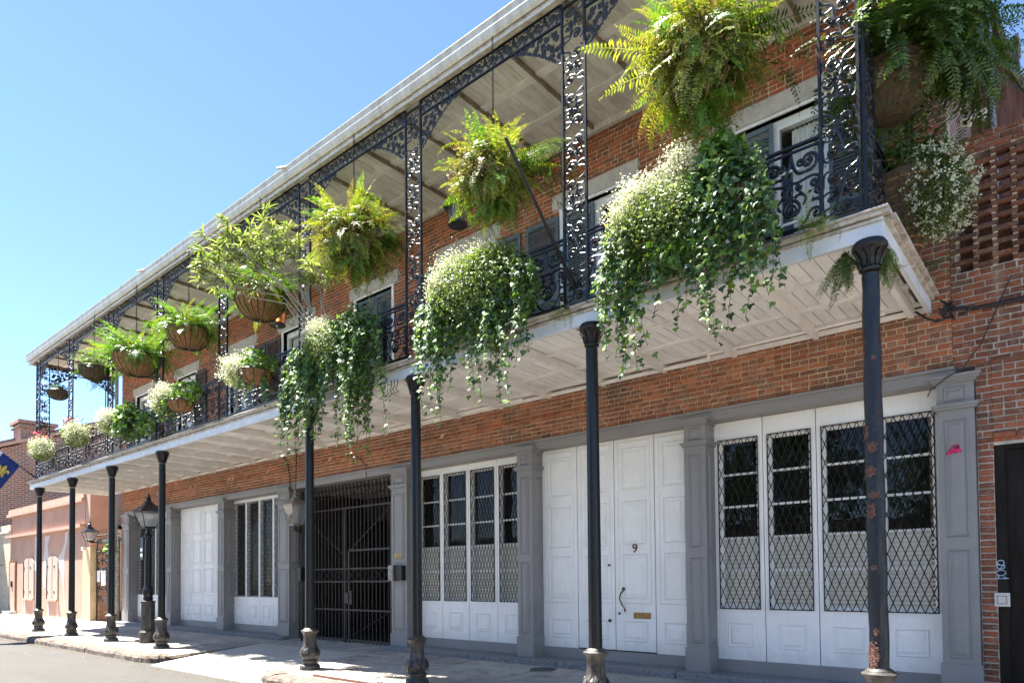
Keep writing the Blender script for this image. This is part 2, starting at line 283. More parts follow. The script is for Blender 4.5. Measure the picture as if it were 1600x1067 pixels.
# ------------------------------------------------------------------ object helpers
def link(o, parent=None):
    COL.objects.link(o)
    if parent is not None: o.parent = parent
    return o
def thing(name, label, cat, group=None, loc=(0, 0, 0)):
    o = bpy.data.objects.new(name, None); o.location = loc; o.empty_display_size = .2; COL.objects.link(o)
    o['label'] = label; o['category'] = cat
    if group: o['group'] = group
    return o
def tag(o, label, cat, group=None):
    o['label'] = label; o['category'] = cat
    if group: o['group'] = group
    return o
def struct(o): o['kind'] = 'structure'; return o
def stuff(o): o['kind'] = 'stuff'; return o
class MB:
    def __init__(s): s.v = []; s.f = []
    def add(s, V, F):
        n = len(s.v); s.v.extend(map(tuple, V)); s.f.extend([tuple(i + n for i in f) for f in F]); return s
    def box(s, x0, x1, y0, y1, z0, z1):
        V = [(x0, y0, z0), (x1, y0, z0), (x1, y1, z0), (x0, y1, z0), (x0, y0, z1), (x1, y0, z1), (x1, y1, z1), (x0, y1, z1)]
        return s.add(V, [(0, 3, 2, 1), (4, 5, 6, 7), (0, 1, 5, 4), (1, 2, 6, 5), (2, 3, 7, 6), (3, 0, 4, 7)])
    def bbox(s, x0, x1, y0, y1, z0, z1, b=.01):
        # box with its front (-y) edges bevelled
        V = [(x0, y0 + b, z0), (x1, y0 + b, z0), (x1, y1, z0), (x0, y1, z0), (x0, y0 + b, z1), (x1, y0 + b, z1), (x1, y1, z1), (x0, y1, z1),
             (x0 + b, y0, z0 + b), (x1 - b, y0, z0 + b), (x1 - b, y0, z1 - b), (x0 + b, y0, z1 - b)]
        return s.add(V, [(0, 3, 2, 1), (4, 5, 6, 7), (8, 9, 10, 11), (0, 1, 9, 8), (1, 5, 10, 9), (5, 4, 11, 10), (4, 0, 8, 11), (1, 2, 6, 5), (2, 3, 7, 6), (3, 0, 4, 7)])
    def quad(s, a, b, c, d): return s.add([a, b, c, d], [(0, 1, 2, 3)])
    def prism(s, poly, axis, a, b):
        # poly: 2-D points; axis 'x','y','z' is the extrusion axis
        def P(u, v, w): return {'x': (w, u, v), 'y': (u, w, v), 'z': (u, v, w)}[axis]
        n = len(poly); V = [P(u, v, a) for u, v in poly] + [P(u, v, b) for u, v in poly]
        F = [tuple(range(n)), tuple(range(2 * n - 1, n - 1, -1))] + [(i, i + n, (i + 1) % n + n, (i + 1) % n) for i in range(n)]
        return s.add(V, F)
    def lathe(s, prof, c=(0, 0, 0), n=20, flute=0, fl_amt=0.0, a0=0.0):
        V = []; F = []
        for r, z in prof:
            for k in range(n):
                a = a0 + 2 * pi * k / n; rr = r * (1 + (fl_amt * math.cos(flute * a) if flute else 0)); V.append((c[0] + rr * math.cos(a), c[1] + rr * math.sin(a), c[2] + z))
        for i in range(len(prof) - 1):
            for k in range(n): F.append((i * n + k, i * n + (k + 1) % n, (i + 1) * n + (k + 1) % n, (i + 1) * n + k))
        F.append(tuple(range(n - 1, -1, -1))); F.append(tuple((len(prof) - 1) * n + k for k in range(n)))
        return s.add(V, F)
    def tube(s, pts, r, n=6, r2=None):
        pts = [Vector(p) for p in pts]; V = []; F = []
        up = Vector((0, 0, 1)); prev = None
        for i, p in enumerate(pts):
            d = (pts[min(i + 1, len(pts) - 1)] - pts[max(i - 1, 0)]).normalized()
            a = d.cross(up) if abs(d.z) < .95 else d.cross(Vector((1, 0, 0)))
            if prev is not None:
                a = prev - d * prev.dot(d)
            a.normalize(); prev = a.copy(); b = d.cross(a)
            rr = r if r2 is None else r + (r2 - r) * i / max(1, len(pts) - 1)
            for k in range(n):
                t = 2 * pi * k / n; V.append(p + a * (rr * math.cos(t)) + b * (rr * math.sin(t)))
        for i in range(len(pts) - 1):
            for k in range(n): F.append((i * n + k, i * n + (k + 1) % n, (i + 1) * n + (k + 1) % n, (i + 1) * n + k))
        F.append(tuple(range(n - 1, -1, -1))); F.append(tuple((len(pts) - 1) * n + k for k in range(n)))
        return s.add(V, F)
    def mesh(s, name, smooth=False):
        me = bpy.data.meshes.new(name); me.from_pydata(s.v, [], s.f); me.update()
        if smooth: me.shade_smooth() if hasattr(me, 'shade_smooth') else [setattr(p, 'use_smooth', True) for p in me.polygons]
        return me
    def build(s, name, mat, parent=None, smooth=False):
        me = s.mesh(name, smooth); me.materials.append(MATS[mat]); o = bpy.data.objects.new(name, me); return link(o, parent)
def inst(name, me, parent=None, loc=(0, 0, 0), rot=(0, 0, 0), scale=(1, 1, 1)):
    o = bpy.data.objects.new(name, me); o.location = loc
    if name in ('scrollwork', 'corner_bracket'): o['kind'] = 'stuff'
    o.rotation_euler = rot; o.scale = scale; return link(o, parent)
def npmesh(name, V, F, mat):
    # V (n,3), F list/array of quads or tris (uniform)
    me = bpy.data.meshes.new(name); V = np.asarray(V, dtype=np.float32); F = np.asarray(F, dtype=np.int32); k = F.shape[1]
    me.vertices.add(len(V)); me.vertices.foreach_set('co', V.ravel()); me.loops.add(F.size); me.loops.foreach_set('vertex_index', F.ravel())
    me.polygons.add(len(F)); me.polygons.foreach_set('loop_start', np.arange(0, F.size, k, dtype=np.int32))
    me.update(calc_edges=True); me.materials.append(MATS[mat]); return me
def npobj(name, V, F, mat, parent=None): return link(bpy.data.objects.new(name, npmesh(name, V, F, mat)), parent)
def text_mesh(body, size, depth, mat):
    cu = bpy.data.curves.new('lettering', 'FONT'); cu.body = body; cu.size = size; cu.extrude = depth; cu.align_x = 'CENTER'; cu.align_y = 'CENTER'
    o = bpy.data.objects.new('lettering', cu); COL.objects.link(o); bpy.context.view_layer.update()
    me = bpy.data.meshes.new_from_object(o.evaluated_get(bpy.context.evaluated_depsgraph_get())); bpy.data.objects.remove(o); me.materials.clear(); me.materials.append(MATS[mat]); return me
# ------------------------------------------------------------------ ground, road, pavement
g = MB(); g.quad((-300, -300, -.45), (300, -300, -.45), (300, 300, -.45), (-300, 300, -.45)); struct(g.build('ground', 'earth'))
def road_z(y):
    if y > -1.2: return -.175
    if y > -4.6: return -.175 + .07 * min(1, (-1.2 - y) / 3.4)
    return -.105 - .06 * min(1, (-4.6 - y) / 3.6)
ys = [.9, -.6, -1.2, -2, -3, -4.6, -6, -7.4, -8.3]; xs = np.linspace(-70, 22, 60)
V = [(x, y, road_z(y) if y < 0 else -.18) for y in ys for x in xs]; nx = len(xs)
F = [(i * nx + j, (i + 1) * nx + j, (i + 1) * nx + j + 1, i * nx + j + 1) for i in range(len(ys) - 1) for j in range(nx - 1)]
struct(npobj('road', V, F, 'asphalt'))
# dirt and grit lying in the gutter
V = []; F = []
for k in range(1500):
    x = random.uniform(-26, -6.5); y = -.86 - abs(random.gauss(0, .12)) - (.25 * random.random() if -13.6 < x < -9 else 0)
    s = random.uniform(.006, .022); z = road_z(y) + .002; n = len(V); a = random.uniform(0, 6.3)
    for q in range(3): V.append((x + s * math.cos(a + q * 2.1), y + s * math.sin(a + q * 2.1), z))
    V.append((x, y, z + s * .7)); F += [(n, n + 1, n + 3), (n + 1, n + 2, n + 3), (n + 2, n, n + 3)]
stuff(npobj('gutter_grit', V, F, 'gutter_dirt'))
DX0, DX1 = -13.35, -9.55      # carriage entrance dip
def H(x, y):
    base = .052 * y if y > 0 else .03 * y
    return base
def Hd(x, y):
    e = max(0, min(1, (y + .75) / 2.4)); return -.155 + (H(0, 1.65) + .155) * (e ** .8)
pave = struct(bpy.data.objects.new('pavement', None)); COL.objects.link(pave)
bed = MB()
for x0, x1 in ((-70, -24), (-24, DX0), (DX1, 22)):
    bed.add([(x0, -.5, H(x0, -.5) - .018), (x1, -.5, H(x1, -.5) - .018), (x1, 2.9, H(x1, 2.9) - .018), (x0, 2.9, H(x0, 2.9) - .018)], [(0, 1, 2, 3)])
bed.add([(DX0, 1.2, H(0, 1.2) - .03), (DX1, 1.2, H(0, 1.2) - .03), (DX1, 2.9, H(0, 2.9) - .018), (DX0, 2.9, H(0, 2.9) - .018)], [(0, 1, 2, 3)])
bed.build('joint_bed', 'gutter_dirt', pave)
x = -46.0
while x < 9:
    L = random.choice([1.2, 1.45, 1.6, 1.8]); x2 = x + L
    if x < DX0 < x2 or (x >= DX0 and x < DX1 and x2 < DX0): x2 = DX0
    if DX0 <= x < DX1: x2 = min(x2, DX1)
    if x < DX1 < x2: x2 = DX1
    rows = [(-.44, 1.02), (1.03, 2.12 if x > -24 else 2.40)]
    if DX0 <= x < DX1: rows = [(1.66, 2.9)]
    for ya, yb in rows:
        gp = .011; dz = random.uniform(-.004, .004); mb = MB()
        c = [(x + gp, ya), (x2 - gp, ya), (x2 - gp, yb), (x + gp, yb)]
        top = [(a, b2, H(a, b2) + dz) for a, b2 in c]; bot = [(a, b2, H(a, b2) - .06) for a, b2 in c]
        mb.add(bot + top, [(4, 5, 6, 7), (0, 1, 5, 4), (1, 2, 6, 5), (2, 3, 7, 6), (3, 0, 4, 7)])
        mb.build('paving_slab', 'concrete', pave)
    x = x2
# the dipped crossing in front of the gate
nx = 30; ny = 14; V = []; F = []
for i in range(ny + 1):
    for j in range(nx + 1):
        xx = DX0 + (-8.75 - DX0) * j / nx; yy = -.92 + (1.65 + .92) * i / ny
        z = Hd(xx, yy) if yy > -.8 else -.19
        V.append((xx, yy, z + random.uniform(-.002, .002)))
for i in range(ny):
    for j in range(nx): a = i * (nx + 1) + j; F.append((a, a + 1, a + nx + 2, a + nx + 1))
npobj('crossing_apron', V, F, 'pale_concrete', pave)
kerb = struct(bpy.data.objects.new('kerb', None)); COL.objects.link(kerb)
def kerb_stone(pts_in, pts_out, ztop, zbot):
    # pts_in / pts_out: matching 2-D polylines, back and road side
    n = len(pts_in); V = []; F = []; J = lambda a: random.uniform(-a, a)
    for (a, b2), (c, d) in zip(pts_in, pts_out):
        ox, oy = c - a, d - b2
        for t, z in ((0, zbot), (0, ztop + J(.004)), (.62, ztop + J(.008)), (.90, ztop - .022 + J(.012)), (1.0 + J(.04), ztop - .07 + J(.01)), (1.03 + J(.04), zbot)): V.append((a + ox * t, b2 + oy * t, z))
    for i in range(n - 1):
        for k in range(5): F.append((i * 6 + k, i * 6 + k + 1, (i + 1) * 6 + k + 1, (i + 1) * 6 + k))
    mb = MB().add(V, F); mb.add(V[:6], [(5, 4, 3, 2, 1, 0)]); mb.add(V[-6:], [(0, 1, 2, 3, 4, 5)])
    mb.build('kerb_stone', 'kerb_stone', kerb)
x = -48.0
while x < DX0 - .75:
    x2 = min(x + random.uniform(1.1, 1.9), DX0 - .75)
    if DX0 - .75 - x2 < .5: x2 = DX0 - .75
    n = 8; P = [x + .012 + (x2 - x - .024) * k / (n - 1) for k in range(n)]
    kerb_stone([(p, -.42) for p in P], [(p, -.80) for p in P], -.012, -.26); x = x2
for a0, a1 in ((-90, -48), (-46, -4)):            # rounded return beside the crossing
    A = [math.radians(a0 + (a1 - a0) * k / 6) for k in range(7)]
    kerb_stone([(DX0 - .75 + .36 * math.cos(a), -.05 + .37 * math.sin(a)) for a in A], [(DX0 - .75 + .75 * math.cos(a), -.05 + .75 * math.sin(a)) for a in A], -.004, -.26)
P = [(-.04 + .85 * k / 4) for k in range(5)]
kerb_stone([(DX0 - .30, p) for p in P], [(DX0 + .02, p) for p in P], .012, -.2)
x = -8.9
while x < 9:
    x2 = x + random.uniform(1.2, 1.8); P = [x + .012 + (x2 - x - .024) * k / 5 for k in range(6)]
    kerb_stone([(p, -.42) for p in P], [(p, -.80) for p in P], -.012, -.26); x = x2
for a0, a1 in ((181, 224), (226, 269)):
    A = [math.radians(a1 + (a0 - a1) * k / 6) for k in range(7)]
    kerb_stone([(-8.88 + .36 * math.cos(a), -.06 + .36 * math.sin(a)) for a in A], [(-8.88 + .74 * math.cos(a), -.06 + .74 * math.sin(a)) for a in A], -.006, -.26)
P = [(-.04 + .9 * k / 4) for k in range(5)][::-1]
kerb_stone([(DX1 + .31, p) for p in P], [(DX1 - .05, p) for p in P], .010, -.2)
fp = MB()
fp.add([(-14.15, -.44, -.015), (-13.6, -.30, -.012), (-13.35, -.02, -.01), (-13.35, .9, .04), (-14.15, .9, .04)], [(0, 1, 2, 3, 4)])
fp.build('corner_fill', 'concrete', pave)
fq = MB(); fq.add([(-9.5, -.2, -.012), (-9.3, -.40, -.014), (-8.9, -.44, -.014), (-8.9, .9, .042), (-9.5, .9, .042)], [(0, 1, 2, 3, 4)]); fq.build('corner_fill', 'pale_concrete', pave)
# far side of the street
far = MB(); far.box(-70, 22, -11.5, -8.3, -.3, -.02); struct(far.build('opposite_pavement', 'concrete'))

pl = MB(); pl.box(-8.15, -6.3, -.38, .62, .0, .024); o = pl.build('pavement_plate', 'ribbed_plate'); tag(o, 'pale ribbed metal plate set in the pavement edge beside the black column', 'access plate')
rim = MB(); rim.box(-8.18, -6.27, -.415, -.38, -.01, .03); rim.box(-8.19, -8.15, -.38, .62, -.01, .03); rim.build('rusty_rim', 'rust_flake', o)
mh = thing('manhole_cover', 'small round iron cover set in the pavement before the white door marked 9', 'manhole cover', loc=(-5.2, 1.84, .098))
MB().lathe([(.20, 0), (.20, .008), (.17, .010), (.165, .006), (0.01, .006)], n=28).build('lid', 'manhole_iron', mh)
MB().lathe([(.22, -.01), (.22, .005), (.203, .005), (.203, -.01)], n=28).build('rim', 'granite', mh)

# ------------------------------------------------------------------ brickwork helpers
def brick_meshes(mat, h=.0565, d=.05, count=5):
    out = []
    for L in (.205, .098):
        lst = []
        for k in range(count):
            J = lambda a=.0022: random.uniform(-a, a); b = .006
            mb = MB(); V = [(-L / 2, 0, -h / 2), (L / 2, 0, -h / 2), (L / 2, d, -h / 2), (-L / 2, d, -h / 2), (-L / 2, 0, h / 2), (L / 2, 0, h / 2), (L / 2, d, h / 2), (-L / 2, d, h / 2)]
            V = [(a + J(.004) , c + (b if c == 0 else 0), e + J(.003)) for a, c, e in V]
            V += [(-L / 2 + b + J(), J(.002), -h / 2 + b + J()), (L / 2 - b + J(), J(.002), -h / 2 + b + J()), (L / 2 - b + J(), J(.002), h / 2 - b + J()), (-L / 2 + b + J(), J(.002), h / 2 - b + J())]
            mb.add(V, [(8, 9, 10, 11), (0, 1, 9, 8), (1, 5, 10, 9), (5, 4, 11, 10), (4, 0, 8, 11), (0, 3, 2, 1), (4, 5, 6, 7), (1, 2, 6, 5), (3, 0, 4, 7)])
            me = mb.mesh('brick'); me.materials.append(MATS[mat]); lst.append(me)
        out.append(lst)
    return out
def lay(x0, x1, z0, z1, course=.0715, holes=(), headers=lambda i: i % 3 == 2, start=0):
    """brick centres (x, z, kind, length) of a wall in bond"""
    res = []; i = start; z = z0 + course / 2
    while z < z1:
        hd = headers(i); L = .098 if hd else .205; gap = .0145; x = x0 - (0 if i % 2 else (L + gap) / 2)
        while x < x1:
            a, b2 = max(x, x0), min(x + L, x1)
            for h in holes:
                if h[2] < z < h[3]:
                    if h[0] <= a < h[1]: a = h[1] + .004
                    if h[0] < b2 <= h[1]: b2 = h[0] - .004
                    if a < h[0] and b2 > h[1]: b2 = h[0] - .004
            if b2 - a > .03: res.append(((a + b2) / 2, z, 1 if hd else 0, b2 - a))
            x += L + gap
        z += course; i += 1
    return res
def place_bricks(res, parent, meshes, y, limit, near, mat, name='brick', wob=.003, stuffname='brickwork', flip=1):
    res = sorted(res, key=near); v = []; f = []
    for k, (x, z, hd, L) in enumerate(res):
        me = random.choice(meshes[hd]); nom = (.205, .098)[hd]; yy = y + random.uniform(-wob, wob); sx = L / nom; rz = random.gauss(0, .006)
        if k < limit:
            inst(name, me, parent, (x, yy, z + random.uniform(-.002, .002)), (0, rz, random.gauss(0, .008)), (sx, 1, 1))
        else:
            n = len(v); v += [(x + a.co.x * sx, yy + a.co.y, z + a.co.z) for a in me.vertices]; f += [[i + n for i in p.vertices] for p in me.polygons if len(p.vertices) == 4]
    if v:
        me = bpy.data.meshes.new(stuffname); me.from_pydata(v, [], f); me.materials.append(MATS[mat]); stuff(link(bpy.data.objects.new(stuffname, me), parent))
def wall_holes(mb, x0, x1, z0, z1, y, depth, holes):
    xs = sorted({x0, x1, *[h[0] for h in holes], *[h[1] for h in holes]})
    for a, b2 in zip(xs[:-1], xs[1:]):
        hs = sorted([h for h in holes if h[0] <= a and h[1] >= b2], key=lambda h: h[2]); z = z0
        for h in hs:
            if h[2] > z: mb.box(a, b2, y, y + depth, z, h[2])
            z = h[3]
        if z < z1: mb.box(a, b2, y, y + depth, z, z1)

# ------------------------------------------------------------------ main building
WY = 2.40
bld = thing('brick_townhouse', 'long orange brick townhouse with grey pilasters and white shopfronts under the iron gallery', 'building', loc=(-12, 2.4, 0))
def B(o):  # keep world coordinates when parenting
    return o
bld.location = (0, 0, 0)
BX0, BX1 = -23.95, .34
WIN = [(-2.25, -1.0), (-5.10, -3.88), (-7.92, -6.70), (-10.75, -9.53), (-13.7, -12.5), (-16.38, -15.16), (-19.6, -18.4), (-22.7, -21.5)]
holes = [(a, b2, 4.85, 7.70) for a, b2 in WIN] + [(a - .22, b2 + .22, 7.701, 8.02) for a, b2 in WIN]
mb = MB(); wall_holes(mb, BX0, BX1, 4.70, 8.86, WY + .012, .25, [(a, b2, c, d) for a, b2, c, d in holes if d < 7.8]); mb.build('mortar_wall', 'mortar', bld)
mb = MB(); mb.box(BX0, BX1, WY + .012, WY + .30, 3.93, 4.70); mb.box(BX0, BX0 + .34, WY + .012, WY + .3, .1, 3.93); mb.build('mortar_band', 'mortar', bld)
BM = brick_meshes('brick'); BW = brick_meshes('brick_worn')
near = lambda r: (r[0] - 1.5) ** 2 + (r[1] - 3) ** 2
band = lay(BX0, BX1, 3.93, 4.70, headers=lambda i: i % 4 in (1,) or i == 7)
ragged = [r for r in band if r[1] > 4.61 and random.random() < .35]
band = [r for r in band if r not in ragged]
bo = [r for r in band if not (4.28 < r[1] < 4.36)]; cz = [r for r in band if 4.28 < r[1] < 4.36]
place_bricks([r for r in bo], bld, BW, WY, 285, near, 'brick_worn', stuffname='brickwork')
# the slanting header course half way up the band, bricks set on the skew
v = []; x = BX0 + .05; skew = MB()
while x < BX1 - .03:
    if random.random() < .96 and x < -4.6:
        z = 4.32; t = .032; w = .083; skew.add([(x - t, WY - .008, z - .029), (x - t + w, WY - .008 , z - .029), (x + t + w, WY - .002, z + .029), (x + t, WY - .002, z + .029), (x - t, WY + .04, z - .029), (x - t + w, WY + .04, z - .029), (x + t + w, WY + .04, z + .029), (x + t, WY + .04, z + .029)], [(0, 1, 2, 3), (4, 7, 6, 5), (0, 4, 5, 1), (1, 5, 6, 2), (2, 6, 7, 3), (3, 7, 4, 0)])
    x += .1
stuff(skew.build('skewed_brick_course', 'brick', bld))
place_bricks([r for r in cz if r[0] > -4.62], bld, BW, WY, 0, near, 'brick_worn', stuffname='brickwork')
up = lay(BX0, BX1, 4.72, 8.82, holes=holes)
place_bricks(up, bld, BM, WY, 0, near, 'brick', stuffname='upper_brickwork')
jb = lay(BX0, BX0 + .5, .15, 3.93); place_bricks(jb, bld, BW, WY, 0, near, 'brick_worn', stuffname='brickwork')
# end face (left) and roof
mb = MB(); mb.box(BX0 - .0, BX0 + .25, WY + .31, 10.5, -.2, 8.86); mb.box(BX1 - .3, BX1 - .01, WY + .31, 10.5, -.2, 8.86); mb.box(BX0, BX1, 10.2, 10.5, -.2, 8.86); mb.build('side_wall', 'far_brick', bld)
mb = MB(); mb.prism([(2.3, 9.96), (6.4, 11.6), (10.7, 9.4), (10.7, 9.3), (6.4, 11.48), (2.3, 9.86)], 'x', BX0 - .9, BX1 + .1); mb.build('main_roof', 'roof_tile', bld)
for a, b2 in WIN:   # stone lintels and french windows with shutters
    MB().bbox(a - .215, b2 + .215, WY - .03, WY + .2, 7.74, 8.0, .012).build('window_lintel', 'limestone', bld)
def louvre_shutter(x0, x1, z0, z1, y, mat, ang=0.0):
    """louvred shutter: frame with a child per slat block"""
    mb = MB(); s = .05; mb.box(x0, x0 + s, y - .035, y, z0, z1); mb.box(x1 - s, x1, y - .035, y, z0, z1)
    for za, zb in ((z0, z0 + .09), (z1 - .07, z1), ((z0 + z1) / 2 - .04, (z0 + z1) / 2 + .04)): mb.box(x0 + s, x1 - s, y - .033, y - .002, za, zb)
    o = mb.build('shutter', mat, bld); sl = MB(); z = z0 + .11
    while z < z1 - .09:
        if abs(z - (z0 + z1) / 2) > .06: sl.add([(x0 + s, y - .028, z), (x1 - s, y - .028, z), (x1 - s, y - .004, z + .034), (x0 + s, y - .004, z + .034), (x0 + s, y - .031, z + .006), (x1 - s, y - .031, z + .006), (x1 - s, y - .007, z + .040), (x0 + s, y - .007, z + .040)], [(0, 1, 2, 3), (4, 7, 6, 5), (0, 4, 5, 1), (2, 6, 7, 3)])
        z += .045
    stuff(sl.build('slats', mat, o)); return o
def back_panel(x0, x1, z0, z1, y, mat='room_shade'):
    return MB().box(x0, x1, y, y + .03, z0, z1)
for k, (a, b2) in enumerate(WIN):
    z0, z1 = 4.86, 7.70; fr = MB(); y = WY + .10
    for q in ((a, a + .07, z0, z1), (b2 - .07, b2, z0, z1), (a + .07, b2 - .07, z1 - .13, z1), ((a + b2) / 2 - .05, (a + b2) / 2 + .05, z0, z1 - .13)): fr.box(q[0], q[1], y, y + .09, q[2], q[3])
    for z in (5.55, 6.25, 6.95): fr.box(a + .07, b2 - .07, y + .02, y + .05, z, z + .03)
    fr.box(a - .07, a, WY - .012, WY + .19, z0, z1 + .035); fr.box(b2, b2 + .07, WY - .012, WY + .19, z0, z1 + .035); fr.box(a, b2, WY - .012, WY + .19, z1, z1 + .038)
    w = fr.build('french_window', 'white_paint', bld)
    MB().quad((a + .07, y + .038, z0), (b2 - .07, y + .038, z0), (b2 - .07, y + .038, z1 - .13), (a + .07, y + .038, z1 - .13)).build('pane', 'glass', w)
    MB().box(a, b2, y + .35, y + .38, z0, z1).build('room_shade_panel', 'room_shade', w)
    cu = MB(); n = 22
    for s0, s1 in ((a + .07, a + .45), (b2 - .45, b2 - .07)):
        V = []
        for j in range(n): xx = s0 + (s1 - s0) * j / (n - 1); yy = y + .13 + .018 * math.sin(j * 1.9); V += [(xx, yy, z0), (xx, yy, z1 - .13)]
        cu.add(V, [(2 * j, 2 * j + 2, 2 * j + 3, 2 * j + 1) for j in range(n - 1)])
    cu.build('curtain', 'blind', w)
louvre_shutter(-2.22, -1.64, 4.9, 7.66, WY + .06, 'shutter_paint')
for a, b2, mt in ((-5.86, -5.18, 'shutter_paint'), (-3.80, -3.12, 'shutter_paint'), (-6.62, -6.0, 'shutter_paint'), (-8.68, -8.0, 'shutter_paint'), (-12.42, -11.8, 'shutter_paint'), (-14.4, -13.78, 'dark_shutter'),
                  (-18.32, -17.72, 'dark_shutter'), (-20.3, -19.68, 'dark_shutter'), (-21.42, -20.8, 'dark_shutter'), (-23.4, -22.78, 'dark_shutter'), (-15.08, -14.46, 'dark_shutter'), (-.92, -.26, 'shutter_paint')):
    louvre_shutter(a, b2, 4.9, 7.62, WY - .022, mt)
louvre_shutter(-5.07, -4.52, 4.9, 7.66, WY + .06, 'shutter_paint'); louvre_shutter(-7.90, -7.32, 4.9, 7.66, WY + .06, 'shutter_paint')
louvre_shutter(-10.74, -10.15, 4.9, 7.66, WY + .07, 'shutter_paint'); louvre_shutter(-10.13, -9.55, 4.9, 7.66, WY + .07, 'shutter_paint')

# granite steps
x = BX0
while x < .9:
    x2 = min(x + random.uniform(1.9, 2.9), .56)
    if x < -13.3 < x2: x2 = -13.32
    if -13.33 <= x < -9.57: x = -9.56; continue
    if x2 - x < .1: break
    MB().bbox(x + .006, x2 - .006, 2.10, 2.66, -.05, .205 + random.uniform(-.006, .006), .018).build('granite_step', 'granite', bld); x = x2
# lintel beam over the shopfront
lb = MB(); lb.box(BX0 + .3, .36, WY - .022, WY + .32, 3.76, 3.925); lb.box(BX0 + .3, .36, WY - .05, WY - .022, 3.885, 3.92); lb.build('shopfront_beam', 'grey_paint', bld)

def rect_mould(mb, x0, x1, z0, z1, y, w=.022, d=.014, inset=True):
    """raised moulding frame on a front face at y (mitred) with a raised field inside"""
    O = [(x0, z0), (x1, z0), (x1, z1), (x0, z1)]; I = [(x0 + w, z0 + w), (x1 - w, z0 + w), (x1 - w, z1 - w), (x0 + w, z1 - w)]; Mi = [((o[0] + i[0]) / 2, (o[1] + i[1]) / 2) for o, i in zip(O, I)]
    V = [(a, y - .001, c) for a, c in O] + [(a, y - d, c) for a, c in Mi] + [(a, y - .002, c) for a, c in I]
    F = [(k, (k + 1) % 4, 4 + (k + 1) % 4, 4 + k) for k in range(4)] + [(4 + k, 4 + (k + 1) % 4, 8 + (k + 1) % 4, 8 + k) for k in range(4)]
    mb.add(V, F)
    if inset and x1 - x0 > 4 * w:
        e = w * 1.7; f = e + .03
        O = [(x0 + e, z0 + e), (x1 - e, z0 + e), (x1 - e, z1 - e), (x0 + e, z1 - e)]; I = [(x0 + f, z0 + f), (x1 - f, z0 + f), (x1 - f, z1 - f), (x0 + f, z1 - f)]
        V = [(a, y - .001, c) for a, c in O] + [(a, y - .012, c) for a, c in I]
        mb.add(V, [(k, (k + 1) % 4, 4 + (k + 1) % 4, 4 + k) for k in range(4)] + [(4, 5, 6, 7)])
def swap(mb, x):
    """turn geometry built on a y-front face into one on an x face (facing +x)"""
    out = MB(); out.v = [(x + (-(v[1])), v[0], v[2]) for v in mb.v]; out.f = mb.f; return out
PIL = [(.18, .54, 2.33), (-2.955, -2.63, 2.33), (-6.11, -5.78, 2.33), (-9.50, -9.02, 2.33), (-13.84, -13.34, 2.33), (-16.93, -16.58, 2.33), (-20.21, -19.88, 2.33), (-23.60, -23.13, 2.33)]
PY = 2.33
for k, (a, b2, _) in enumerate(PIL):
    z0 = .205 if k not in (3, 4) else .11
    mb = MB(); mb.box(a, b2, PY, 2.80, z0, 3.78)
    mb.box(a - .02, b2 + .02, PY - .02, 2.79, z0 + .001, z0 + .34)              # plinth
    for zz, e in ((3.42, .03), (3.45, .045), (3.72, .03), (3.745, .055), (3.775, .075)): mb.box(a - e, b2 + e, PY - e, 2.785, zz, zz + .032)
    p = mb.build('pilaster', 'grey_paint', bld)
    mo = MB(); wd = b2 - a; m0 = .07 * min(1, wd / .33); 
    for za, zb in ((z0 + .40, 1.83), (1.97, 3.30)): rect_mould(mo, a + m0, b2 - m0, za, zb, PY, .02, .014)
    rect_mould(mo, a + m0, b2 - m0, 3.51, 3.68, PY - .0, .02, .014, True)
    si = MB()
    for za, zb in ((z0 + .40, 1.83), (1.97, 3.30), (3.51, 3.68)): rect_mould(si, PY + .10, 2.66, za, zb, -0.0, .018, .012)
    s2 = swap(si, b2); mo.add(s2.v, s2.f); mo.build('mouldings', 'grey_paint', p)
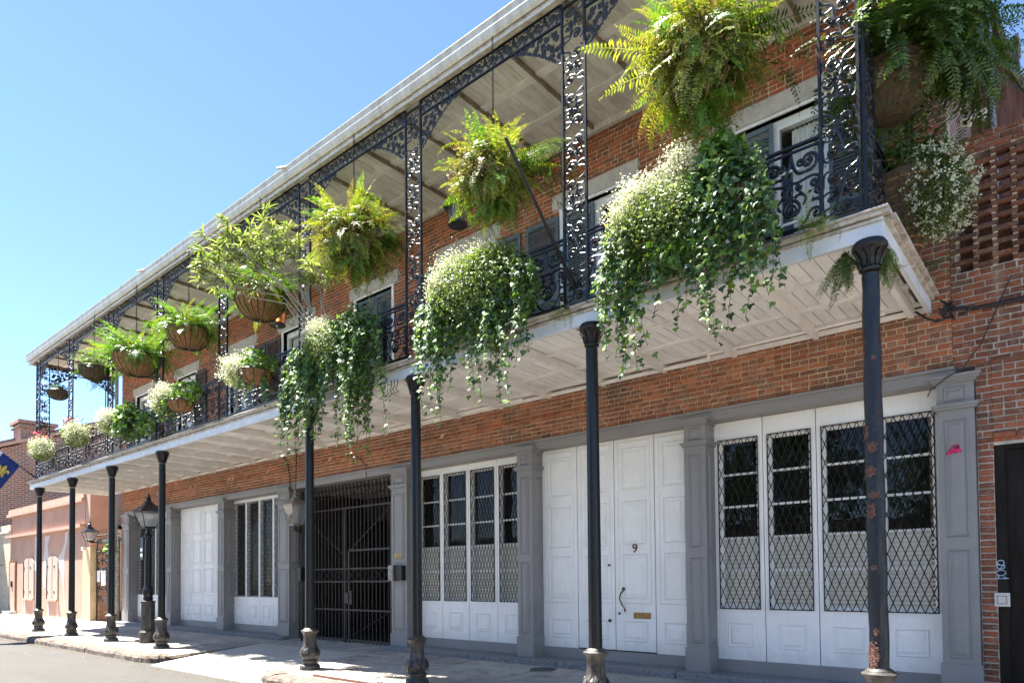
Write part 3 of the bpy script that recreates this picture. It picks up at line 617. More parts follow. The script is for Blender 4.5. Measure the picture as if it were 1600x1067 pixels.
# sills and heads in each bay
BAYS = [(-2.63, .18), (-5.78, -2.955), (-9.02, -6.11), (-16.58, -13.84), (-19.88, -16.93), (-23.13, -20.21)]
FY = 2.62
for a, b2 in BAYS:
    MB().box(a, b2, FY - .04, 2.80, .200, .375).build('bay_sill', 'grey_paint', bld); MB().box(a, b2, FY - .02, 2.80, 3.755, 3.80).build('bay_head', 'grey_paint', bld)
    MB().box(a, b2, 3.35, 3.38, .2, 3.8).build('room_shade_panel', 'room_shade', bld)  # blackened backing board in place of an unlit room
    dk = MB(); dk.box(a, b2, 2.81, 3.35, .2, .25); dk.box(a, b2, 2.81, 3.35, 3.75, 3.8); dk.box(a, a + .02, 2.81, 3.35, .25, 3.75); dk.box(b2 - .02, b2, 2.81, 3.35, .25, 3.75); dk.build('room_shade_lining', 'room_shade', bld)
def grille(x0, x1, z0, z1, y, parent, pitch=.088, ph=.205, mat='grille_iron'):
    """folding diamond grille: thin iron lattice in front of the glass"""
    mb = MB(); r = .0058
    for q in ((x0, x0 + .012, z0, z1), (x1 - .012, x1, z0, z1), (x0, x1, z0, z0 + .012), (x0, x1, z1 - .012, z1)): mb.box(q[0], q[1], y - .006, y + .006, q[2], q[3])
    n = max(3, round((x1 - x0) / pitch)); w = (x1 - x0) / n; m = max(2, round((z1 - z0) / ph)); h = (z1 - z0) / m
    for i in range(n):
        for j in range(m * 2):
            za = z0 + j * h / 2; zb = za + h / 2; xl = x0 + i * w; xm = xl + w / 2; xr = xl + w
            segs = [((xm, za), (xl, zb)), ((xm, za), (xr, zb))] if j % 2 == 0 else [((xl, za), (xm, zb)), ((xr, za), (xm, zb))]
            for (ax, az), (bx, bz) in segs:
                dx, dz = bx - ax, bz - az; L = math.hypot(dx, dz); nx_, nz_ = -dz / L * r, dx / L * r
                mb.add([(ax + nx_, y, az + nz_), (ax, y - .006, az), (ax - nx_, y, az - nz_), (bx + nx_, y, bz + nz_), (bx, y - .006, bz), (bx - nx_, y, bz - nz_)], [(0, 1, 4, 3), (1, 2, 5, 4), (2, 0, 3, 5)])
    return stuff(mb.build('diamond_grille', mat, parent))
def window_leaf(x0, x1, gz0, gz1, rows=(3.0, 2.54), blind_top=2.09, low=1.63, pw=.036, label=None, pitch=.105, ph=.25, bars=True, dep=0.0):
    """white shop leaf: stiles, glazed opening, moulded bottom panel, blind, pane and iron grille"""
    a, b2 = x0 + .006, x1 - .006; z0, z1 = .378, 3.752; ox0, ox1, oz0, oz1 = x0 + .07, x1 - .07, gz0 + .015, gz1 - .015
    mb = MB()
    for q in ((a, ox0, z0, z1), (ox1, b2, z0, z1), (ox0, ox1, z0, oz0), (ox0, ox1, oz1, z1)): mb.box(q[0], q[1], FY, FY + .05, q[2], q[3])
    rect_mould(mb, (a + b2) / 2 - .18, (a + b2) / 2 + .18, .56, .90, FY, .022, .013)
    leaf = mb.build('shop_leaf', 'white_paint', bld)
    sm = MB(); s = pw
    for q in ((ox0, ox0 + s, oz0, oz1), (ox1 - s, ox1, oz0, oz1), (ox0 + s, ox1 - s, oz0, oz0 + s), (ox0 + s, ox1 - s, oz1 - s, oz1)): sm.box(q[0], q[1], FY + .052 - dep, FY + .11 - dep, q[2], q[3])
    for z in (rows + (blind_top, low) if bars else ()): sm.box(ox0 + s, ox1 - s, FY + .06, FY + .10, z - .015, z + .015)
    sm.build('sash', 'white_paint', leaf)
    MB().quad((ox0 + s, FY + .08 - dep, oz0 + s), (ox1 - s, FY + .08 - dep, oz0 + s), (ox1 - s, FY + .08 - dep, oz1 - s), (ox0 + s, FY + .08 - dep, oz1 - s)).build('pane', 'glass', leaf)
    bl = MB(); z = oz0 + .02
    while z < blind_top: bl.add([(ox0, FY + .096, z), (ox1, FY + .096, z), (ox1, FY + .084, z + .052), (ox0, FY + .084, z + .052)], [(0, 1, 2, 3)]); z += .055
    bl.build('blind', 'blind', leaf)
    grille(x0 + .062, x1 - .062, gz0, gz1, FY - .014, leaf, pitch, ph, 'grille_iron' if bars else 'grille_grey')
    return leaf
def split(a, b2, n): return [(a + (b2 - a) * k / n, a + (b2 - a) * (k + 1) / n) for k in range(n)]
for q in split(-2.63, .18, 4): window_leaf(q[0], q[1], 1.09, 3.50)
for q in split(-9.02, -6.11, 4): window_leaf(q[0], q[1], 1.12, 3.62, (3.1, 2.62), 2.17, 1.7, .018, None, .072, .235)
for q in split(-16.58, -13.84, 4): window_leaf(q[0], q[1], 1.12, 3.66, (3.1, 2.62, 2.1), .0, 1.6, .012, None, .066, .21, False, .02)
for q in split(-23.13, -20.21, 4): window_leaf(q[0], q[1], 1.12, 3.60, (3.1, 2.62, 2.1), .0, 1.6, .012, None, .066, .21, False, .02)
# panelled door bays
def door_leaf(x0, x1, hinged=False):
    a, b2 = x0 + .008, x1 - .008; mb = MB(); zb = .395 if hinged else .378
    mb.box(a, b2, FY, FY + .05, zb, 3.752); c = (a + b2) / 2; w = (b2 - a) / 2
    sunk = MB()
    rect_mould(mb, c - w + .055, c + w - .055, 1.13, 3.70, FY, .03, .012, False)
    for za, zc in ((2.93, 3.60), (2.06, 2.76), (1.21, 1.92)): rect_mould(mb, c - w + .13, c + w - .13, za, zc, FY, .028, .015)
    rect_mould(mb, c - w + .13, c + w - .13, .54, .87, FY, .028, .015)
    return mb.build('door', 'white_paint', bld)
D9 = [(-5.78, -5.04), (-5.04, -4.32), (-4.32, -3.60), (-3.60, -2.955)]
leaves = [door_leaf(a, b2, 0 < k < 3) for k, (a, b2) in enumerate(D9)]
for q in split(-19.88, -16.93, 4): door_leaf(*q)
main_door = leaves[2]
o = inst('door_number', text_mesh('9', .20, .006, 'bronze'), main_door, (-3.95, FY - .008, 2.0), (pi / 2, 0, 0))
hd = MB(); hp = [(-4.17, FY - .005, 1.34), (-4.19, FY - .05, 1.30), (-4.205, FY - .07, 1.22), (-4.17, FY - .06, 1.12), (-4.15, FY - .02, 1.07), (-4.145, FY - .004, 1.04)]
hd.tube(hp, .013, 7, .009); hd.lathe([(.002, .03), (.03, .01), (.03, -.01), (.002, -.04)], (-4.165, FY - .01, 1.37), 8); hd.lathe([(.002, .02), (.02, 0), (.002, -.03)], (-4.145, FY - .01, 1.03), 8); hd.build('door_handle', 'bronze', main_door)
def knob(x, z, r, par, mat='bronze'):
    mb = MB(); mb.lathe([(r * .5, 0), (r, .012), (r * .9, .028), (r * .3, .04)], (0, 0, 0), 12); o = mb.build('lock', mat, par); o.rotation_euler = (pi / 2, 0, 0); o.location = (x, FY - .001, z)
knob(-4.24, .98, .02, main_door); knob(-4.42, .86, .028, leaves[1]); knob(-4.42, 1.75, .02, leaves[1])
ms = MB(); ms.bbox(-3.99, -3.69, FY - .014, FY, .905, 1.0, .006); s_ = ms.build('mail_slot', 'brass', main_door)
# iron carriage gate
gate = thing('iron_gate', 'tall dark iron gate with spear tops and a small wicket in the carriage entrance', 'gate'); GY = 2.60
GX0, GX1 = -13.32, -9.53
rt = MB()
for z in (3.18, 1.80, 1.51, .87, .20): rt.box(GX0 + .03, GX1 - .30 if z < 3 else GX1 - .03, GY - .012, GY + .018, z - .018, z + .018)
rt.build('cross_rail', 'gate_iron', gate)
for x in (GX0 + .05, GX1 - .30, -11.46, -11.30): MB().box(x - .022, x + .022, GY - .02, GY + .02, .10, 3.2 if x != -11.30 else 2.24).build('gate_stile', 'gate_iron', gate)
MB().box(-11.30, GX1 - .30, GY - .02, GY + .02, 2.19, 2.235).build('wicket_head', 'gate_iron', gate)
x = GX0 + .15; q = 0
bar_me = MB().lathe([(.011, 0), (.011, 3.35)], n=6).mesh('gate_bar'); bar_me.materials.append(MATS['gate_iron'])
spm = MB().lathe([(.011, 0), (.035, .03), (.018, .06), (.012, .08), (.045, .14), (.05, .17), (.02, .27), (.002, .33)], n=6).mesh('spear_head'); spm.materials.append(MATS['gate_iron'])
while x < GX1 - .04:
    bar = inst('gate_bar', bar_me, gate, (x, GY, .12)); inst('spear_head', spm, bar, (0, 0, 3.30)); x += .135
di = MB(); x = GX0 + .1
while x < GX1 - .35:
    for a, c in (((x, 1.53), (x + .24, 1.78)), ((x, 1.78), (x + .24, 1.53))):
        di.tube([(a[0], GY - .02, a[1]), (c[0], GY - .02, c[1])], .009, 4)
    x += .24
di.build('diamond_band', 'gate_iron', gate)
br = MB(); br.tube([(-11.5, GY + .03, 2.1), (-9.9, GY + .03, 3.1)], .014, 5); br.tube([(-11.5, GY + .03, 2.1), (-13.2, GY + .03, 3.1)], .014, 5); br.tube([(-11.2, GY + .03, .3), (-9.9, GY + .03, .85)], .012, 5); br.build('diagonal_brace', 'gate_iron', gate)
lk = MB(); lk.box(-11.44, -11.30, GY - .035, GY - .02, 1.02, 1.26); lk.box(-11.27, -11.17, GY - .035, GY - .02, 1.0, 1.30); lk.build('lock_plate', 'gate_iron', gate)
MB().lathe([(.001, 0), (.022, .01), (.001, .03)], (-11.22, GY - .05, 1.21), 10).build('brass_knob', 'brass', gate)
MB().box(-12.78, -12.64, GY - .03, GY - .022, 1.0, 1.45).build('notice', 'paper', gate)
# the passage behind the gate
pw_ = MB(); pw_.box(GX0 - .25, GX0, 2.81, 9.5, .1, 3.8); pw_.box(GX1, GX1 + .25, 2.81, 9.5, .1, 3.8); pw_.box(GX0, GX1, 9.3, 9.5, .1, 3.8); pw_.build('passage_wall', 'passage_wall', bld)
MB().box(GX0, GX1, 2.72, 9.3, 3.70, 3.75).build('passage_ceiling', 'passage_ceiling', bld)
MB().box(GX0, GX1, 2.9, 9.3, .02, .10).build('passage_floor', 'passage_wall', bld)
bm_ = MB(); bm_.box(GX0, GX1, 4.6, 4.8, 3.1, 3.698); bm_.box(GX0, GX1, 7.0, 7.2, 2.7, 3.698)
for k in range(9): bm_.box(GX0 + 1.9, GX1, 5.6 + k * .27, 5.85 + k * .27, .1, .28 + k * .18)
bm_.build('passage_stair', 'passage_wall', bld)

# things fixed to the shopfront
mbx = thing('mailbox', 'black wall mailbox with a pale metal flap below the number 921', 'mailbox', loc=(-9.22, PY, 1.69))
MB().box(-.09, .16, -.11, -.001, -.16, .14).build('box', 'black_paint', mbx); MB().bbox(-.21, -.06, -.16, -.02, -.17, .15, .01).build('front', 'steel_box', mbx)
nm = inst('house_number', text_mesh('921', .16, .004, 'gold_paint'), None, (-9.26, PY - .017, 2.02), (pi / 2, 0, 0)); tag(nm, 'gold painted number 921 on the grey pilaster beside the gate', 'house number')
st = MB(); st.prism([(-.085, -.045), (.085, -.02), (.045, .075), (-.01, .05)], 'y', -.003, 0); o = st.build('sticker', 'sticker'); o.location = (.335, PY - .017, 2.95); tag(o, 'torn pink and black sticker on the right hand grey pilaster', 'sticker')
dot = MB(); 
bell = thing('wall_switch', 'square ivory plate with a small push button on the right doorway', 'door buzzer', loc=(.74, 2.412, 1.27))
MB().bbox(-.07, .07, -.02, 0, -.075, .075, .006).build('plate', 'ivory_plastic', bell)
fr_ = MB(); rect_mould(fr_, -.045, .045, -.045, .045, -.021, .006, .004, False); fr_.build('rim', 'rust_flake', bell)
MB().lathe([(.008, 0), (.008, .006)], (0, 0, 0), 8).build('button', 'black_paint', bell).rotation_euler = (pi / 2, 0, 0)
bell.children[-1].location = (0, -.021, 0)

# ------------------------------------------------------------------ neighbour on the right
nb = thing('red_brick_neighbour', 'dark red brick wall with pale joints and an open brick screen at the right edge', 'building')
NX0, NX1 = .345, 3.6
dh = (.70, 2.0, -.2, 2.975)
lat = (.40, 3.6, 4.98, 6.30)
mb = MB(); wall_holes(mb, .55, NX1, -.05, 3.90, WY + .012, .28, [dh]); mb.box(NX0, NX1, WY + .012, WY + .292, 3.90, lat[2]); mb.box(NX0, lat[0], WY + .012, WY + .292, lat[2], 6.42); mb.box(lat[0], NX1, WY + .02, WY + .28, 6.30, 6.50); mb.build('mortar_wall', 'mortar_pale', nb)
ND = brick_meshes('brick_dark')
res = [r for r in lay(.555, .70, 2.93, 3.9)] + [((.557 + .697) / 2, .035 + k * .0715, 1, .135) for k in range(41)] + lay(.70, NX1, .0, 3.9, holes=[(.60, 2.0, -.2, 2.975)], headers=lambda i: i % 6 == 5) + lay(NX0, NX1, 3.9, lat[2], headers=lambda i: i % 6 == 2) + lay(NX0, lat[0], lat[2], 6.42) + lay(lat[0], NX1, 6.30, 6.5)
place_bricks(res, nb, ND, WY, 290, lambda r: (0 if r[0] < 1.25 and r[1] > .6 else 100) + abs(r[1] - 3.9), 'brick_dark', stuffname='brickwork')
pj = MB(); x = .70
while x < 2.2: pj.bbox(x + .004, x + .20, WY - .03, WY + .02, 3.05, 3.11, .008); x += .208
pj.build('door_hood_course', 'brick_dark', nb)
# honeycomb screen
z = lat[2] + .035; i = 0; v0 = 0
hb = brick_meshes('brick_sooty')[0]
while z < lat[3]:
    x = lat[0] + (.0 if i % 2 else .18) - .02
    while x < NX1 - .2:
        L = .235
        if x < 1.3: inst('screen_brick', random.choice(hb), nb, (x + L / 2, WY - .01 + random.uniform(-.012, .012), z), (0, random.gauss(0, .006), random.gauss(0, .012)), (L / .205, 2.0, .95))
        else: inst('screen_brick', random.choice(hb), nb, (x + L / 2, WY, z), (0, 0, 0), (L / .205, 2.0, 1))
        x += .36
    z += .073; i += 1
mb = MB(); mb.box(.3, 4.2, 4.9, 5.0, 4.0, 7.9); 
mo_ = MB(); z = lat[2] + .0; i = 0
while z < lat[3]:
    x = lat[0] + (.0 if i % 2 else .18) - .02 + .235 * .5
    while x < NX1 - .2:
        for s in (-.085, .085): mo_.box(x + s - .022, x + s + .022, WY + .008, WY + .10, z - .012, z + .014)
        x += .36
    z += .073; i += 1
stuff(mo_.build('mortar_dabs', 'mortar', nb))
bk = MB()
for k in range(26): bk.box(.36 + k * .13, .36 + k * .13 + .035, 3.3, 3.34, 4.9, 6.3)
bk.build('screen_back_slats', 'warm_wood', nb)
MB().box(.3, 3.6, 3.5, 3.53, 4.9, 6.2).build('screen_back_board', 'brown_door', nb)
# doorway
dw = MB(); dw.box(.70, .80, WY + .018, WY + .2, 0, 2.975); dw.box(.80, 1.9, WY + .018, WY + .2, 2.92, 2.975); dw.build('door_frame', 'black_wood', nb)
MB().box(.80, .97, WY + .06, WY + .12, .0, 2.92).build('door_leaf', 'black_wood', nb)
sd = MB()
for k in range(12): sd.tube([(1.0 + k * .08, WY + .14, .1), (1.0 + k * .08, WY + .14, 2.85)], .012, 5)
for z in (.2, 1.0, 1.9, 2.8): sd.box(.97, 1.95, WY + .125, WY + .155, z - .02, z + .02)
sd.build('barred_door', 'gate_iron', nb)
MB().box(.70, 2.1, WY + .5, WY + .53, 0, 3.1).build('room_shade_panel', 'room_shade', nb)
# spray tag on the door leaf: small looping scrawl
def scrawl(pts, r=.0045): 
    mb = MB(); mb.tube([(p[0], -.002, p[1]) for p in pts], r, 5); return mb
tg = MB(); cir = lambda cx, cz, rx, rz, a0, a1, n=18: [(cx + rx * math.cos(math.radians(a0 + (a1 - a0) * k / n)), cz + rz * math.sin(math.radians(a0 + (a1 - a0) * k / n))) for k in range(n + 1)]
for pts in ([(-.045, .095), (-.030, .055)] + cir(.0, .075, .030, .028, 200, -150), cir(.0, .035, .035, .028, 100, 400) + [(-.02, -.005), (.03, -.012), (.045, -.035)], cir(.0, -.035, .042, .030, 30, 390), [(-.045, -.045), (-.02, -.07), (-.025, -.098)], [(-.045, -.098), (.07, -.098)], [(.02, -.078), (.05, -.095)]):
    tg.tube([(p[0], -.002, p[1]) for p in pts], .0042, 5)
o = tg.build('spray_tag', 'tag_paint'); o.location = (.735, WY + .014, 1.60); o.scale = (1.0, .3, 1.0); tag(o, 'pale blue looping scrawl sprayed on the black door frame', 'graffiti')
# rear wing above the screen
wing = thing('rear_wing', 'weathered red brown wing with a sloping roof edge rising behind the brick screen', 'building')
mb = MB(); mb.prism([(.05, 4.0), (3.5, 4.0), (3.5, 7.2), (.93, 8.28), (.80, 8.62), (.60, 9.6), (.05, 12.0)], 'y', 5.0, 5.3); mb.build('wing_wall', 'wing_board', wing)
mb = MB(); mb.prism([(.60, 9.62), (.66, 9.62), (.86, 8.64), (1.0, 8.30), (3.5, 7.25), (3.5, 7.2), (.93, 8.27), (.80, 8.62)], 'y', 4.9, 5.35); mb.build('roof_edge', 'dark_joist', wing)
mb = MB(); mb.tube([(.62, 4.92, 6.5), (.58, 4.92, 9.0), (.555, 4.92, 11.5)], .035, 10); mb.build('drain_pipe', 'grey_pipe', wing)
mb = MB(); mb.tube([(.50, 4.95, 6.5), (.44, 4.95, 9.0), (.36, 4.95, 11.5)], .02, 8); mb.build('thin_pipe', 'brown_door', wing)
chm = thing('slate_chimney', 'ragged slate topped stub behind the red brown wing against the sky', 'chimney')
mb = MB(); mb.prism([(.70, 8.3), (.86, 8.3), (.88, 8.95), (.865, 9.33), (.69, 9.22), (.70, 8.8)], 'y', 5.45, 5.9); mb.build('stack', 'slate', chm)
mb = MB(); mb.prism([(.67, 9.21), (.885, 9.34), (.885, 9.40), (.67, 9.29)], 'y', 5.40, 5.95); mb.build('cap_slab', 'granite', chm)
fl = thing('floodlights', 'pair of small white square floodlights on the brick screen top', 'floodlight', loc=(.62, 2.3, 6.60))
for dx in (-.075, .06):
    o = MB().bbox(-.055, .055, -.03, .03, -.05, .05, .006).build('lamp_head', 'ivory_plastic', fl); o.location = (dx, -.05, .02 + dx * .25); o.rotation_euler = (.5, .25, 0)
    e = MB().box(-.02, .02, -.034, -.031, -.018, .018).build('lens', 'black_paint', o)
MB().tube([(-.06, 0, -.02), (-.03, -.02, .07), (.05, -.02, .08), (.09, 0, -.04)], .012, 6).build('bracket', 'ivory_plastic', fl)
# ------------------------------------------------------------------ iron gallery
gal = thing('iron_gallery', 'two storey gallery of black cast iron lace with white deck and slim columns', 'gallery')
GL, GR = -24.85, .15
DZ = 4.82
# deck: floor, edge boards, joists, ceiling boards
fb = MB(); fb.box(GL + .02, GR - .02, -.0, WY - .02, 4.765, 4.80); fb.build('deck_floor', 'fascia_worn', gal)
x = GL
while x < GR - .02:
    x2 = min(x + random.uniform(2.6, 4.2), GR)
    MB().bbox(x, x2 - .004, -.035, .02, 4.58, 4.722, .004).build('fascia_board', 'fascia_paint', gal); x = x2
MB().box(GL, GR + .0, -.055, -.005, 4.722, 4.75).build('fascia_moulding', 'fascia_worn', gal)
MB().box(GL - .02, GR + .05, -.085, .06, 4.768, 4.80).build('deck_nosing', 'fascia_worn', gal)
x = GL - .03
while x < GR + .05:
    x2 = min(x + random.uniform(.35, .7), GR + .07); zz = 4.803 + random.uniform(-.003, .004)
    MB().bbox(x, x2 - .006, -.115, .25, zz, zz + .02, .004).build('deck_edge_slab', 'granite' if random.random() < .35 else 'limestone', gal); x = x2
MB().box(GR - .045, GR + .0, .02, WY - .02, 4.58, 4.722).build('end_fascia', 'fascia_paint', gal)
MB().box(GR - .03, GR + .035, -.0, WY - .02, 4.722, 4.76).build('end_moulding', 'fascia_worn', gal)
MB().box(GR - .06, GR + .08, .06, WY - .01, 4.762, 4.802).build('end_nosing', 'fascia_worn', gal)
MB().box(GL, GL + .045, .02, WY - .02, 4.58, 4.722).build('end_fascia', 'fascia_paint', gal)
jx = [-1.12 - 1.069 * k for k in range(-1, 23)]
for x in jx: MB().box(x - .03, x + .03, .022, WY - .03, 4.575, 4.70).build('joist', 'batten_wood', gal)
for y in (.87, 1.62, .12, 2.28): MB().box(GL + .05, GR - .05, y - .05, y + .05, 4.678, 4.706).build('ceiling_batten', 'batten_wood', gal)
MB().box(GL + .05, GR - .05, WY - .06, WY - .025, 4.60, 4.66).build('wall_batten', 'white_board', gal)
bme = []
for k in range(6):
    mb = MB(); w = .133; mb.box(0, w, .04, WY - .02, .0 + random.uniform(-.002, .002), .018); me = mb.mesh('ceiling_board'); me.materials.append(MATS['white_board']); bme.append(me)
x = GL + .05; k = 0
while x < GR - .19:
    inst('ceiling_board', random.choice(bme), gal, (x, 0, 4.706 + random.uniform(-.002, .002))); x += .1435; k += 1
MB().box(GL + .05, GR - .05, .03, WY - .03, 4.735, 4.745).build('gap_shade_sheet', 'dark_joist', gal)  # dark sheet above the boards, its colour standing in for shade in the gaps
# conduit along the wall under the deck
cd = MB(); cd.tube([(-.3, 2.22, 4.655), (-2.5, 2.22, 4.655), (-2.52, 2.24, 4.62), (-2.52, 2.27, 4.60), (-5.6, 2.27, 4.60)], .022, 8); cd.tube([(-5.9, 2.25, 4.63), (-14, 2.25, 4.63)], .018, 6); cd.build('ceiling_pipe', 'white_board', gal)
# roof: soffit, joists, gutter
RZ = 8.80
sme = []
for k in range(6):
    mb = MB(); mb.box(0, .172, -.02, WY + .02, 0, .02); me = mb.mesh('soffit_board'); me.materials.append(MATS['soffit_board']); sme.append(me)
x = GL - .05
while x < GR + .0:
    inst('soffit_board', random.choice(sme), gal, (x, 0, RZ + random.uniform(-.002, .003))); x += .178
for k in range(24):
    x = -.15 - 1.07 * k
    MB().box(x - .019, x + .019, .0, WY - .01, RZ - .065, RZ - .003).build('roof_joist', 'dark_joist', gal)
for y in (.85, 1.65): MB().box(GL, GR, y - .06, y + .06, RZ - .028, RZ - .003).build('soffit_batten', 'batten_wood', gal)
MB().box(GL, GR, WY - .09, WY - .012, RZ - .10, RZ - .004).build('soffit_cornice', 'soffit_board', gal)
x = GL - .05
while x < GR + .05:
    x2 = min(x + random.uniform(3, 5), GR + .06); MB().box(x, x2 - .004, -.075, -.03, 8.685, 8.80).build('roof_fascia', 'fascia_worn', gal); x = x2
MB().box(GL - .05, GR + .06, -.10, -.076, 8.685, 8.725).build('roof_moulding', 'gutter_paint', gal)
pf = [(-.076, 8.79), (-.11, 8.775), (-.14, 8.81), (-.155, 8.88), (-.158, 8.97), (-.17, 8.985), (-.17, 9.0), (-.15, 9.0), (-.146, 8.98), (-.142, 8.89), (-.13, 8.825), (-.11, 8.795), (-.076, 8.81)]
gt = MB(); gt.prism(pf, 'x', GL - .1, GR + .12); gt.prism([(-.076, 8.79), (-.11, 8.775), (-.14, 8.81), (-.155, 8.88), (-.158, 8.97), (-.17, 9.0), (-.076, 9.0)], 'x', GL - .106, GL - .1); gt.prism([(-.076, 8.79), (-.11, 8.775), (-.14, 8.81), (-.155, 8.88), (-.158, 8.97), (-.17, 9.0), (-.076, 9.0)], 'x', GR + .12, GR + .126); gt.build('gutter', 'gutter_paint', gal)
MB().box(GR - .03, GR + .06, -.03, WY, 8.685, 8.87).build('end_roof_fascia', 'fascia_worn', gal); MB().box(GL - .05, GL + .03, -.03, WY, 8.685, 8.87).build('end_roof_fascia', 'fascia_worn', gal)
MB().prism([(-.13, 9.005), (2.5, 9.95), (2.5, 9.90), (-.13, 8.97)], 'x', GL - .1, GR + .12).build('roof_sheet', 'roof_tile', gal)
for X in (-9.4, -15.6):
    sp_ = MB(); sp_.tube([(X - .12, -.25, 8.97), (X + .02, -.16, 8.985), (X + .25, -.06, 8.99)], .022, 6); sp_.build('gutter_strap', 'gutter_paint', gal)

# -------- cast iron lace
def spiral(cx, cz, r, a0, turns, sgn=1, n=None, end=.18):
    n = n or max(8, int(turns * 13)); P = []
    for k in range(n + 1):
        t = k / n; rr = r * (1 - (1 - end) * t ** .85); a = a0 + sgn * turns * 2 * pi * t; P.append((cx + rr * math.cos(a), cz + rr * math.sin(a)))
    return P
def bez(p0, p1, p2, p3, n=9):
    return [tuple((1 - t) ** 3 * a + 3 * (1 - t) ** 2 * t * b + 3 * (1 - t) * t * t * c + t ** 3 * d for a, b, c, d in zip(p0, p1, p2, p3)) for t in [k / n for k in range(n + 1)]]
class Lace(MB):
    k = 1.75
    def strip(s, P, w=.014, d=.012, w2=None, ball=True):
        w *= s.k; d = w * .21
        P = [Vector((p[0], p[1])) for p in P]; n = len(P); V = []; F = []
        for i, p in enumerate(P):
            t = (P[min(i + 1, n - 1)] - P[max(i - 1, 0)]); t = t.normalized() if t.length > 1e-9 else Vector((1, 0)); nn = Vector((-t.y, t.x))
            ww = (w if w2 is None else w + (w2 - w) * i / (n - 1)) / 2; a = p + nn * ww; b = p - nn * ww
            V += [(a.x, 0, a.y), (p.x, -d, p.y), (b.x, 0, b.y), (p.x, .009, p.y)]
        for i in range(n - 1):
            for k in range(4): F.append((i * 4 + k, i * 4 + (k + 1) % 4, (i + 1) * 4 + (k + 1) % 4, (i + 1) * 4 + k))
        F += [(3, 2, 1, 0), (n * 4 - 4, n * 4 - 3, n * 4 - 2, n * 4 - 1)]; s.add(V, F)
        if ball: s.blob(P[-1].x, P[-1].y, w * .95)
    def blob(s, x, z, r, d=None):
        d = d or r; s.add([(x - r, 0, z), (x, 0, z - r), (x + r, 0, z), (x, 0, z + r), (x, -d, z), (x, d, z)], [(0, 1, 4), (1, 2, 4), (2, 3, 4), (3, 0, 4), (1, 0, 5), (2, 1, 5), (3, 2, 5), (0, 3, 5)])
    def leaf(s, x, z, ang, L=.06, w=.026, d=.016):
        c, si = math.cos(ang), math.sin(ang); P = lambda u, v: (x + u * c - v * si, z + u * si + v * c)
        a, b, e, f_ = P(0, 0), P(L * .45, w / 2), P(L, 0), P(L * .45, -w / 2); m = P(L * .4, 0)
        s.add([(a[0], 0, a[1]), (f_[0], 0, f_[1]), (e[0], 0, e[1]), (b[0], 0, b[1]), (m[0], -d, m[1]), (m[0], d * .6, m[1])], [(0, 1, 4), (1, 2, 4), (2, 3, 4), (3, 0, 4), (1, 0, 5), (2, 1, 5), (3, 2, 5), (0, 3, 5)])
def post_motif(L, z, f=1):
    """one repeat (0.62 high) of the vine scroll inside a 0.31 wide post; f=-1 mirrors it"""
    X = lambda p: [(f * a, b + z) for a, b in p]; A = lambda a: a if f == 1 else pi - a
    L.strip(X(spiral(.045, .115, .082, pi * .95, 1.35, -1)), .017)
    L.strip(X(bez((-.037, .125), (-.05, .04), (-.15, .10), (-.155, .02))), .013, ball=False)
    L.strip(X(bez((-.037, .12), (-.10, .16), (-.155, .17), (-.150, .09))), .013)
    L.strip(X(bez((.10, .04), (.14, .03), (.155, .09), (.15, .17))), .012, ball=False)
    L.strip(X(spiral(-.045, .475, .082, -pi * .05, 1.35, -1)), .017)
    L.strip(X(bez((.037, .465), (.05, .56), (.15, .52), (.155, .60))), .013, ball=False)
    L.strip(X(bez((.037, .47), (.10, .43), (.155, .42), (.150, .51))), .013)
    L.strip(X(bez((-.10, .55), (-.14, .56), (-.155, .50), (-.15, .42))), .012, ball=False)
    L.strip(X(bez((-.037, .14), (-.03, .26), (.04, .33), (.037, .45))), .015, ball=False)
    for s in (1, -1):
        L.strip(X([(s * a, .295 + s * (b)) for a, b in spiral(.085, .045, .045, pi, 1.0, -1)]), .012)
        L.strip(X([(s * a, .295 + s * b) for a, b in bez((.0, .0), (.06, -.03), (.12, -.05), (.155, .0))]), .012, ball=False)
        for a in (.4, -.5, 1.2, -1.3): L.leaf(f * s * .02, z + .295, A(a if s == 1 else a + pi), .075, .036, .018)
        L.leaf(f * s * .055, z + .115 + (.36 if s < 0 else 0), A(.9 if s == 1 else .9 + pi), .05, .03)
    L.leaf(f * .10, z + .20, A(2.2), .06, .03); L.leaf(-f * .10, z + .39, A(2.2 + pi), .06, .03)
def post_mesh(h=3.78):
    L = Lace(); L.k = 2.0; n = 7; m = h / n
    for k in range(n): post_motif(L, k * .62, 1 if k % 2 == 0 else -1)
    L.v = [(a, b2, c * m / .62 + .005) for a, b2, c in L.v]
    me = L.mesh('scrollwork'); me.materials.append(MATS['iron_lace']); return me
def bars_mesh(w=.36, h=3.86):
    mb = MB(); b = .026
    for x in (-w / 2 + b / 2, w / 2 - b / 2): mb.box(x - b / 2, x + b / 2, -.016, .016, 0, h); mb.box(x - b / 2 - .008, x + b / 2 + .008, -.022, .022, 0, .05)
    mb.box(-w / 2 + b, w / 2 - b, -.01, .01, .035, .055); mb.box(-w / 2 + b, w / 2 - b, -.01, .01, h - .07, h - .045)
    me = mb.mesh('post_frame'); me.materials.append(MATS['iron']); return me
PM = post_mesh(); PB = bars_mesh()
